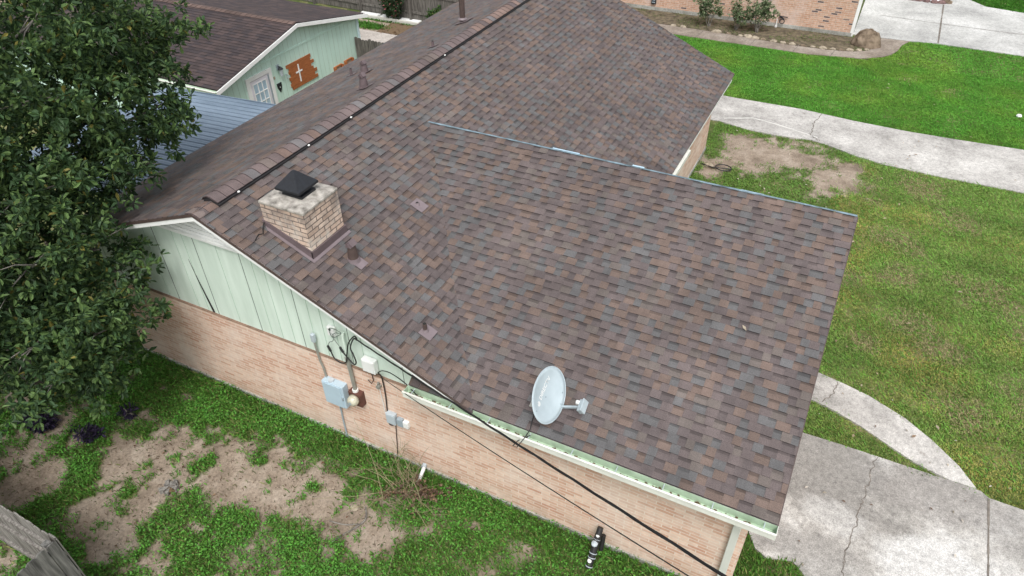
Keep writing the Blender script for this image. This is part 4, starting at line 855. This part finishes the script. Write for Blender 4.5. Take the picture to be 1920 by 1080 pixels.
# ------------------------------------------------------------------ back patio edge
struct(build('patio_slab', MB().box((-13, 13.0, -.05), (-4.2, 17.4, .025)), concrete('patio_concrete', (.42, .38, .345), (.34, .31, .28), (.50, .46, .42)), base=(-8, 15, 0)))
struct(build('leaf_litter', MB().prism([(-10.0, 17.42, -.03), (-4.2, 17.42, -.03), (-4.2, 18.6, -.03), (-10.0, 18.6, -.03)], (0, 0, .06)), M_LITTER, base=(-7, 18, 0)), 'stuff')
tag(build('garden_beam', MB().beam((-14, 18.72, .06), (-4, 18.72, .06), .10, .14), mat('cream_beam', (.56, .55, .50), .7, .1, 4)), 'long cream edging beam lying between the leaf litter and the back fence', 'edging')
for i, (x, lb) in enumerate(((-11.5, 'white paving slab nearest the shed roof in the row before the back fence'), (-10.45, 'middle white paving slab in the row before the back fence'), (-9.45, 'white paving slab nearest the pink flowering bush in the row by the fence'))):
    tag(build('paving_slab', MB().box((x - .48, 18.85, -.02), (x + .48, 19.25, .06)), M_WHITE, bevel=.01), lb, 'paving slab', 'white slabs by the back fence')

struct(build('flower_bed', MB().prism([(-11.5, 23.02, -.05), (.3, 23.05, -.05), (3.2, 22.97, -.05), (5.1, 22.8, -.05), (6.6, 22.83, -.05), (7.6, 23.02, -.05), (8.1, 23.4, -.05), (8.2, 24.2, -.05), (7.35, 24.59, -.05), (-11.5, 24.59, -.05)], (0, 0, .075)), mat('bed_soil', (.085, .065, .042), 1., .5, 5, bs=.8, c2=(.19, .155, .10)), base=(0, 23.5, 0)))
# ------------------------------------------------------------------ neighbour's house
nb = thing('neighbour_house', (-2, 29, 0), 'neighbouring house with pink and black mottled brick wall behind the flower bed', 'house')
build('brick_wall', MB().box((-12, 24.64, .16), (7.30, 24.8, 2.6)).box((-12, 24.8, .16), (-11.8, 34, 2.6)).box((-11.8, 33.8, .16), (7.2, 34, 2.6)), M_NBR, nb)
build('foundation', MB().box((-12, 24.6, -.1), (7.36, 24.79, .158)), M_FOUND, nb)
build('corner_trim', MB().box((7.302, 24.62, .03), (7.42, 24.82, 2.6)), M_WHITE, nb)
build('garage_door', MB().box((7.31, 25.2, .04), (7.36, 29.9, 2.2)), M_WHITE, nb)
build('side_wall', MB().box((7.2, 24.821, .02), (7.40, 25.2, 2.6)).box((7.2, 29.9, .02), (7.40, 34, 2.6)).box((7.2, 25.2, 2.2), (7.40, 29.9, 2.6)), M_WHITE, nb)
build('roof', MB().prism([(-12.6, 24.2, 2.58), (-12.6, 29.3, 4.6), (-12.6, 34.4, 2.58), (-12.6, 34.4, 2.5), (-12.6, 29.3, 4.5), (-12.6, 24.2, 2.5)], (20.5, 0, 0)), mat('grey_roof', (.16, .14, .13), .9, .3, 12), nb)
eb = thing('vent_box', (-.62, 24.6, .3), 'small black vent box on the neighbour brick wall above the roof edge', 'vent box'); build('case', MB().box((-.72, 24.54, .28), (-.52, 24.64, .58)), M_BLACK, eb, bevel=.01); build('louvre', MB().box((-.69, 24.53, .34), (-.55, 24.539, .38)).box((-.69, 24.53, .44), (-.55, 24.539, .48)), M_GREYD, eb)
tp = thing('garden_tap', (4.65, 24.55, 0), 'white stand pipe and black tap at the neighbour brick wall', 'tap'); build('pipe', MB().tube([(4.52, 24.55, 0), (4.52, 24.55, .34)], .022, 8).tube([(4.52, 24.55, .02), (4.52, 24.55, .1)], .045, 8), M_PLAST, tp); build('tap', MB().tube([(4.6, 24.6, .42), (4.72, 24.5, .42), (4.78, 24.5, .36)], .03, 8).tube([(4.55, 24.58, .46), (4.9, 24.58, .44)], .02, 6), M_BLACK, tp)
build('hose_ring', MB().tube([(4.72 + .09 * math.cos(k * .52), 24.52, .28 + .09 * math.sin(k * .52)) for k in range(13)], .018, 6), M_BLACK, tp)
mb = MB().blob((7.98, 23.92, -.05), (.54, .46, .66), 16, .055, 5)
bo = build('boulder', mb, M_ROCK, base=(7.98, 23.95, 0)); tag(bo, 'big brown boulder at the corner of the neighbour wall and driveway', 'boulder')
g = random.Random(14); PX = [(.4, 23.06), (.75, 23.02), (1.15, 23.03), (2.52, 22.98), (2.98, 23.0), (3.45, 22.95), (3.75, 22.95), (4.02, 22.92), (4.35, 22.9), (4.75, 22.86), (5.1, 22.84), (5.45, 22.85), (5.85, 22.85), (6.2, 22.86), (6.55, 22.88), (6.9, 22.93), (7.2, 22.97), (7.5, 23.06), (7.8, 23.18), (8.05, 23.38), (8.22, 23.62)]
for i, (x, y) in enumerate(PX):
    s = g.uniform(.07, .13) * (1.35 if i in (3, 6, 7) else 1)
    o = build('edging_stone', MB().blob((x, y, .03), (s * 1.15, s * .65, s * .6), 10, .15, i), M_STONE if i % 4 else M_ROCK, base=(x, y, 0))
    lb = 'pale rough edging stone in the row between flower bed and side walk' if i % 4 else 'darker brown edging stone in the row between flower bed and side walk'
    tag(o, lb, 'edging stone', 'edging stones of the flower bed')
struct(build('gravel_bed', MB().prism([(7.9, 30.75, -.02), (9.1, 30.65, -.02), (10.4, 30.6, -.02), (10.5, 31.2, -.02), (9.6, 32.6, -.02), (7.9, 33, -.02)], (0, 0, .09)), M_GRAVEL, base=(9, 31, 0)), 'stuff')
RB = [(7.9, 30.6), (8.3, 30.62), (8.62, 30.58), (8.95, 30.55), (9.25, 30.52), (9.52, 30.5), (9.85, 30.48), (10.15, 30.45), (10.45, 30.5), (10.68, 30.62), (10.6, 30.95), (10.45, 31.35)]
for i, (x, y) in enumerate(RB):
    o = build('border_rock', MB().blob((x, y, .05), (g.uniform(.15, .2), g.uniform(.12, .16), g.uniform(.10, .15)), 10, .15, 40 + i), M_REDROCK if i < 9 else M_ROCK, base=(x, y, 0))
    tag(o, 'dark red border rock around the white gravel bed' if i < 9 else 'brown border rock at the tip of the white gravel bed', 'border rock', 'border rocks of the gravel bed')

# ------------------------------------------------------------------ foliage
def leaves(C_, n, rad, L, Wd, cols, out=None, flat=.35, z_min=None, reject=None, rosette=5, jl=.35, spray=1, spl=0.):
    """rosettes of folded two-quad leaves filling ellipsoids; C_ (k,3) centres, rad (k,3), n leaves per m2 of shell."""
    Pn, Pd, Ps = [], [], []
    for c, r, m in zip(C_, rad, n):
        ks = max(1, m // spray); q = rng.normal(size=(ks, 3)); q /= np.linalg.norm(q, axis=1)[:, None]; s = rng.random(ks) ** .45 * (1 + .1 * rng.normal(size=ks))
        c0 = np.array(c) + q * s[:, None] * np.array(r) * .93; td = q + rng.normal(size=(ks, 3)) * .55; td[:, 2] -= .1; td /= np.linalg.norm(td, axis=1)[:, None]
        c0 = np.repeat(c0, spray, 0); td = np.repeat(td, spray, 0); mm = len(c0); al = rng.random(mm)[:, None] * spl
        p = c0 + td * al + rng.normal(size=(mm, 3)) * .05 * (spl > 0); Pn.append(p); Pd.append(td * .8 + rng.normal(size=(mm, 3)) * .6 + np.array((0, 0, .25)))
    P0, D0 = np.concatenate(Pn), np.concatenate(Pd)
    # clump: thin out with 3-D cell noise so gaps open
    key = np.floor(P0 / .42).astype(int); hsh = (np.sin(key @ np.array((12.9898, 78.233, 37.719))) * 43758.5453) % 1
    k = rng.random(len(P0)) < np.clip(hsh * 1.5 + .05, 0, 1); P0, D0, hsh = P0[k], D0[k], hsh[k]
    if reject is not None: k = ~reject(P0); P0, D0, hsh = P0[k], D0[k], hsh[k]
    m = len(P0); P = np.repeat(P0, rosette, 0); D = np.repeat(D0, rosette, 0); hh = np.repeat(hsh, rosette); nn = len(P)
    d = D / np.linalg.norm(D, axis=1)[:, None] * .6 + rng.normal(size=(nn, 3)) * .75; d[:, 2] -= .12; d /= np.linalg.norm(d, axis=1)[:, None]
    up = np.tile((0, 0, 1.), (nn, 1)) + rng.normal(size=(nn, 3)) * .45; sd2 = np.cross(d, up); sd2 /= np.linalg.norm(sd2, axis=1)[:, None] + 1e-9; nrm = np.cross(sd2, d)
    l = L * rng.uniform(1 - jl, 1 + jl, nn)[:, None]; w = Wd * rng.uniform(.75, 1.25, nn)[:, None]; P = P + d * .02
    b0 = P; tip = P + d * l - nrm * l * .12; r1 = P + d * l * .38 + sd2 * w * .8 + nrm * w * flat; r2 = P + d * l * .74 + sd2 * w + nrm * w * flat * .6; l1_ = P + d * l * .38 - sd2 * w * .8 + nrm * w * flat; l2_ = P + d * l * .74 - sd2 * w + nrm * w * flat * .6
    V = np.stack([b0, r1, r2, tip, tip, l2_, l1_, b0], 1).reshape(-1, 3)
    ci = cols(nn, np.repeat(hsh, rosette)); return V, np.repeat(ci, 2, 0), P0
def leafcol(base, alt, pa, yel, py, v=.3):
    def f(n, h):
        c = np.array(base)[None] * (1 + rng.uniform(-v, v, (n, 1))); r = rng.random(n) * (1.3 - .6 * h)
        k = r < pa; c[k] = np.array(alt) * (1 + rng.uniform(-.25, .25, (k.sum(), 1))); k = rng.random(n) < py; c[k] = np.array(yel) * (1 + rng.uniform(-.25, .25, (k.sum(), 1)))
        return c
    return f
# the big yard tree: trunk, limbs and a crown of leaf rosettes, leaning over the left gable
tr = thing('shade_tree', (-4.7, -1.6, 0), 'big dark green leafy tree overhanging the left end of the house', 'tree')
CR = [(-2.95, 0.31, 6.51, 1.12), (-3.11, 1.38, 6.0, 1.10), (-3.36, 2.55, 5.58, .64), (-2.62, -0.14, 5.54, 1.22), (-2.93, .98, 5.0, .98), (-2.82, 1.62, 4.66, .40), (-2.54, -0.97, 4.47, 1.25), (-2.75, -0.05, 4.35, 1.0), (-2.45, 0.50, 4.05, .58), (-2.18, -1.68, 3.7, 1.1), (-2.25, -0.94, 3.4, 1.02), (-1.94, -0.62, 2.99, .42), (-1.99, -2.2, 2.73, 1.0), (-1.82, -1.58, 2.47, .78), (-1.80, -.92, 2.16, .38), (-1.8, -2.29, 2.1, .55), (-1.62, -1.66, 1.85, .40), (-2.72, 1.60, 4.3, .20)]
SEC = [(-4.2, .3, 6.4, 1.6), (-4.4, 1.6, 5.4, 1.2), (-4.0, -1.3, 5.0, 1.5), (-4.2, -.9, 3.6, 1.1), (-3.6, -2.6, 3.6, 1.4), (-3.4, -2.9, 2.2, 1.2), (-3.0, -1.7, 1.6, .9), (-5.8, -.6, 5.6, 1.6), (-5.2, -2.6, 4.2, 1.5), (-4.4, -3.4, 2.6, 1.1), (-3.4, -1.2, 7.4, 1.3), (-2.6, -2.4, 5.6, 1.1), (-2.2, -3.0, 4.2, 1.0), (-4.8, 1.0, 7.2, 1.3)]
def rej(P):
    x, y, z = P[:, 0], P[:, 1], P[:, 2]
    roofz = np.where(x < 0, ZR + PL * x, ZR - P1 * x)
    inh = (x > AL - .12) & (y > RY - .1) & (z < roofz + .22) & ((y > -.05) | (z > roofz - .4) | (x < -3.6))
    met = (x <= AL) & (x > -7.8) & (y > .6) & (y < 5.7) & (z < 3.05); shd = (x < -6.8) & (y > 6.1) & (z < 3.4)
    return inh | met | shd | (z < .15) | ((y > -.14) & (y < .3) & (x > -3.5) & (z < 3.2))
LC = leafcol((.050, .096, .040), (.112, .185, .060), .38, (.22, .20, .05), .02, .45)
cc = [c[:3] for c in CR + SEC]; rr = [(c[3], c[3] * .96, c[3] * .9) for c in CR + SEC]
nn_ = [int(640 * c[3] ** 2 + 40) for c in CR] + [int(260 * c[3] ** 2) for c in SEC]
V, Cc, tips = leaves(cc, nn_, rr, .112, .0235, LC, reject=rej, rosette=7, spray=10, spl=.46)
bulk('crown', V, 4, M_LEAF, Cc, tr)
mb = MB().tube([(-4.7, -1.6, -.1), (-4.65, -1.6, .5), (-4.5, -1.5, 1.6), (-4.3, -1.3, 2.6), (-4.15, -1.0, 3.8), (-4.1, -.5, 5.2), (-4.0, -.1, 6.6)], [.34, .25, .21, .19, .15, .10, .04], 14)
build('trunk', mb, M_BARK, tr, smooth=True)
g = random.Random(21)
FORK = [((-4.5, -1.5, 1.6), .13), ((-4.3, -1.3, 2.6), .12), ((-4.15, -1.0, 3.8), .10), ((-4.1, -.5, 5.2), .07)]
for c in CR[:18]:
    fk, r0 = min(FORK, key=lambda f: abs(f[0][2] - (c[2] - .9))); a = Vector(fk); b = Vector(c[:3]); mid = a.lerp(b, .5) + Vector((g.uniform(-.2, .2), g.uniform(-.2, .2), g.uniform(-.1, .25)))
    if c[1] > .2: mid.z = max(mid.z, 4.4)
    e_ = b + (b - a).normalized() * c[3] * .55
    if e_.y > -.3: e_.z = max(e_.z, 4.1 + .2)
    P_ = smooth_path([a, mid, b, e_], 5); n = len(P_); mb = MB().tube(P_, [r0 * .5 * (1 - .86 * i / (n - 1)) for i in range(n)], 7)
    for k in range(4):
        s = P_[g.randrange(n // 2, n)]; d_ = Vector((g.uniform(-.3, 1), g.uniform(-1, .6), g.uniform(-.3, .7))).normalized() * c[3] * g.uniform(.4, .8)
        mb.tube([s, s + d_ * .5 + Vector((0, 0, .05)), s + d_], [.014, .010, .004], 5)
    build('limb', mb, M_BARK, tr, smooth=True)
# bushes by the neighbour's wall
def shrub(base, h, r, n, label, cols, L=.09, Wd=.03, stems=7, cat='shrub', group=None, name='shrub', m=None, lift=.45, seed=0):
    g = random.Random(seed); t = thing(name, base, label, cat, group); b = Vector(base); mb = MB(); cs = []; rs = []; ns = []
    for i in range(stems):
        a = g.uniform(0, 6.28); e_ = b + Vector((math.cos(a) * r * g.uniform(.3, .9), math.sin(a) * r * g.uniform(.2, .6), h * g.uniform(.6, 1))); mb.tube([b + Vector((g.uniform(-.06, .06), g.uniform(-.05, .05), -.02)), b.lerp(e_, .5) + Vector((0, 0, .06)), e_], [.016, .011, .005], 5)
        for k in range(3): p = b.lerp(e_, g.uniform(lift, 1.)) + Vector((g.uniform(-.12, .12), g.uniform(-.1, .1), g.uniform(-.05, .1))); cs.append(tuple(p)); q = g.uniform(.5, 1) * r * .42; rs.append((q, q, q * .9)); ns.append(int(n / stems / 3))
    build('stems', mb, m or M_BARK, t)
    V, C2, _ = leaves(cs, ns, rs, L, Wd, cols, rosette=4, reject=lambda P: (P[:, 2] < .03) | ((P[:, 1] > 24.58) & (P[:, 1] < 26))); bulk('foliage', V, 4, M_LEAF, C2, t); return t
SC = leafcol((.10, .155, .07), (.26, .31, .18), .35, (.42, .36, .27), .14)
shrub((2.05, 23.55, 0), 1.25, .55, 420, 'leafy shrub by the neighbour wall, left one, nearest our roof', SC, seed=1, lift=.55, group='shrubs in the neighbour flower bed')
shrub((3.12, 23.55, 0), 1.1, .55, 300, 'middle leggy shrub by the neighbour wall with thin pale stems', SC, seed=2, lift=.5, group='shrubs in the neighbour flower bed')
shrub((3.95, 23.6, 0), 1.35, .78, 560, 'widest shrub by the neighbour wall with fanned bare stems', SC, seed=3, lift=.55, group='shrubs in the neighbour flower bed', stems=9)
shrub((-10.1, 18.95, 0), 1.5, .8, 1100, 'dark flowering bush with pink blooms against the back board fence', leafcol((.035, .065, .028), (.06, .10, .035), .3, (.42, .14, .15), .06), seed=5, stems=10, cat='bush', name='flowering_bush', lift=.2)
shrub((-8.2, 18.98, 0), .9, .3, 160, 'thin green climbing plant on the back board fence', leafcol((.05, .11, .03), (.09, .17, .04), .3, (.2, .2, .05), .03), seed=6, stems=4, cat='plant', name='climbing_plant', lift=.2)
shrub((-6.6, 19.9, 0), 2.2, .5, 260, 'green bush top rising behind the back fence by the roof pipe', leafcol((.05, .11, .03), (.09, .17, .04), .3, (.2, .2, .05), .03), seed=7, stems=6, cat='bush', name='green_bush', lift=.4)
PC = leafcol((.030, .024, .050), (.055, .04, .085), .4, (.05, .06, .04), .1)
for i, (x, y, r, lb) in enumerate(((-2.3, -1.35, .22, 'dark purple leafy plant in the grass, the one nearest the house wall'), (-2.54, -2.01, .17, 'small dark purple plant in the grass at the edge of bare soil'), (-3.6, -2.15, .40, 'widest dark purple plant, low in the shade under the tree'))):
    shrub((x, y, 0), .16, r, int(260 * r / .2), lb, PC, L=.09, Wd=.016, stems=6, cat='plant', group='dark purple plants', name='purple_plant', seed=50 + i, lift=.2)
# dry bush at the foot of the wall
db = thing('dry_bush', (3.2, -.55, 0), 'dead brown bush with long bare twigs at the foot of the brick wall', 'bush'); g = random.Random(77)
mbs = [MB(), MB()]
def twig(mb, p, d, l, r, bend):
    P_ = [Vector(p)]; d = Vector(d).normalized()
    for k in range(6): d = (d + Vector((g.uniform(-bend, bend), g.uniform(-bend, bend), g.uniform(-bend, bend) - .02))).normalized(); q = P_[-1] + d * l / 6; q.z = max(q.z, .03); q.y = min(q.y, -.05); P_.append(q)
    mb.tube(P_, [r * (1 - .75 * i / 6) for i in range(7)], 5); return P_
for i in range(30):
    a = g.uniform(0, 6.28); el_ = g.uniform(.15, 1.25); d_ = (math.cos(a) * math.cos(el_), math.sin(a) * math.cos(el_) * .8 - .1, math.sin(el_)); P_ = twig(mbs[i % 2], (3.15 + g.gauss(0, .30), -.5 + g.gauss(0, .17), .02), d_, g.uniform(.3, 1.0), g.uniform(.005, .010), .30)
    for k in range(3): twig(mbs[(i + k) % 2], P_[g.randrange(2, 6)], (d_[0] + g.uniform(-.8, .8), d_[1] + g.uniform(-.8, .8), d_[2] + g.uniform(-.5, .6)), g.uniform(.15, .5), .004, .25)
for d_, l in (((-.9, -.55, .25), 1.5), ((-1, .15, .2), 1.4), ((-.4, -1, .1), 1.6), ((-.5, -1, .05), 1.5), ((-.85, .35, .35), 1.4), ((.5, -.9, .15), 1.4), ((.8, -.4, .2), 1.2), ((-.1, .2, 1.3), 1.6), ((.25, .2, 1.2), 1.5), ((-.3, .25, 1.1), 1.5)): twig(mbs[1], (3.1 + g.gauss(0, .25), -.55 + g.gauss(0, .14), .04), d_, l, .008, .17)
build('brown_twigs', mbs[0], M_TWIG, db); build('green_twigs', mbs[1], M_TWIG2, db)
V, C2, _ = leaves([(3.05, -.55, .12), (3.35, -.42, .16), (3.55, -.45, .18), (3.28, -.6, .10), (2.95, -.75, .08), (3.75, -.3, .12), (3.4, -.75, .06)], [26, 40, 34, 24, 16, 12, 10], [(.18, .15, .10)] * 7, .06, .018, leafcol((.13, .085, .06), (.22, .15, .10), .4, (.3, .2, .12), .1), reject=lambda P: (P[:, 2] < .02) | (P[:, 1] > -.05), rosette=4)
bulk('dead_leaves', V, 4, M_LEAF, C2, db)
sc_ = build('cut_branch', MB().tube(smooth_path([(2.72, -1.05, .03), (2.85, -1.25, .03), (2.72, -1.55, .02), (2.6, -1.8, .02)], 5), .014, 6).tube(smooth_path([(2.8, -1.35, .03), (2.6, -1.45, .02), (2.35, -1.5, .02)], 5), .010, 6), M_BARK); tag(sc_, 'pale forked fallen branch lying between dry bush and bare soil', 'branch')
# stump and small finds
st = thing('tree_stump', (-.41, -2.16, 0), 'old ragged grey tree stump in the middle of the bare yard soil', 'stump')
mb = MB(); g = random.Random(6); k = 13
for i in range(k):
    a0, a1 = 6.283 * i / k, 6.283 * (i + 1) / k; rr_ = g.uniform(.10, .17); hh_ = g.uniform(.03, .13); c0 = Vector((-.41, -2.16, 0)); mb.prism([c0 + Vector((0, 0, -.02)), c0 + Vector((math.cos(a0) * rr_, math.sin(a0) * rr_, -.02)), c0 + Vector((math.cos(a1) * rr_, math.sin(a1) * rr_, -.02))], (g.uniform(-.02, .02), g.uniform(-.02, .02), hh_))
build('stump_wood', mb, M_WOOD, st); build('rotten_core', MB().blob((-.38, -2.18, .03), (.09, .08, .05), 10, .3, 3), M_LITTER, st)
tag(build('flat_stone', MB().blob((2.55, -1.12, .0), (.075, .07, .035), 12, .06, 2), M_STONE), 'round pale flat stone on the bare soil left of the dry bush', 'stone')
tag(build('lawn_stone', MB().blob((12.8, 19.3, .05), (.075, .065, .06), 10, .15, 5), M_WHITE), 'white lump lying on the bright green lawn at the right edge', 'stone')
tag(build('garden_hose', MB().tube([(5.32 + .22 * math.cos(k * .42), 12.2 + .17 * math.sin(k * .42), .06) for k in range(16)] + [(5.0, 12.12, .05), (4.72, 12.2, .05)], .016, 6), M_CABLE), 'black hose coil on the bare soil beside the far house wall', 'hose')
tag(build('rubble_stone', MB().blob((4.92, 12.22, .03), (.13, .09, .07), 10, .2, 8), M_STONE), 'pale rubble stone by the orange soil at the far house wall', 'stone')
def fallen(n, x0, x1, y0, y1, ok, s0, cols, z=.05):
    x = rng.uniform(x0, x1, n); y = rng.uniform(y0, y1, n); k = ok(x, y); x, y = x[k], y[k]; n = len(x); a = rng.uniform(0, 6.28, n); s = s0 * rng.uniform(.6, 1.4, n); V = np.empty((n, 4, 3)); zz = np.full(n, z) + rng.uniform(0, .02, n)
    for q, (u, v) in enumerate(((-1, 0), (.1, -.45), (1, 0), (.1, .45))): V[:, q] = np.c_[x + (u * np.cos(a) - v * np.sin(a)) * s, y + (u * np.sin(a) + v * np.cos(a)) * s, zz + (.012 if q % 2 else 0)]
    c = np.array(cols)[rng.integers(0, len(cols), n)] * rng.uniform(.7, 1.25, (n, 1)); return V.reshape(-1, 3), c
FL = [fallen(260, -4, 4.5, -4.8, -.4, lambda x, y: turf(x, y) < .5, .030, [(.16, .08, .05), (.10, .06, .04), (.25, .17, .11), (.07, .10, .04)], .02),
      fallen(60, 8.5, 14, 3.5, 21, lambda x, y: ~inpoly(x, y, DRIVE), .045, [(.42, .33, .23), (.30, .21, .14), (.5, .42, .32)], .07),
      fallen(30, 8.4, 12, .9, 5.2, lambda x, y: np.ones(x.shape, bool), .028, [(.45, .40, .32), (.2, .13, .09), (.6, .55, .48)], .046),
      fallen(40, 4.6, 8.6, 11, 15, lambda x, y: ~inpoly(x, y, WALK), .035, [(.18, .11, .07), (.4, .33, .26), (.6, .55, .45)], .03),
      fallen(260, -10, -4.4, 17.3, 18.6, lambda x, y: np.ones(x.shape, bool), .05, [(.18, .10, .05), (.26, .17, .09), (.11, .07, .04)], .04)]
struct(bulk('fallen_leaves', np.concatenate([f[0] for f in FL]), 4, M_LEAF, np.concatenate([f[1] for f in FL])), 'stuff')
# a leaf and a few specks on the shingles
tag(build('dry_leaf', MB().prism([(7.40, 2.05, wsz(2.05) + .026), (7.45, 2.03, wsz(2.03) + .032), (7.475, 1.98, wsz(1.98) + .026), (7.42, 2.005, wsz(2.005) + .03)], (0, 0, .006)), M_STONE), 'single pale dead leaf lying on the brown shingles', 'leaf')
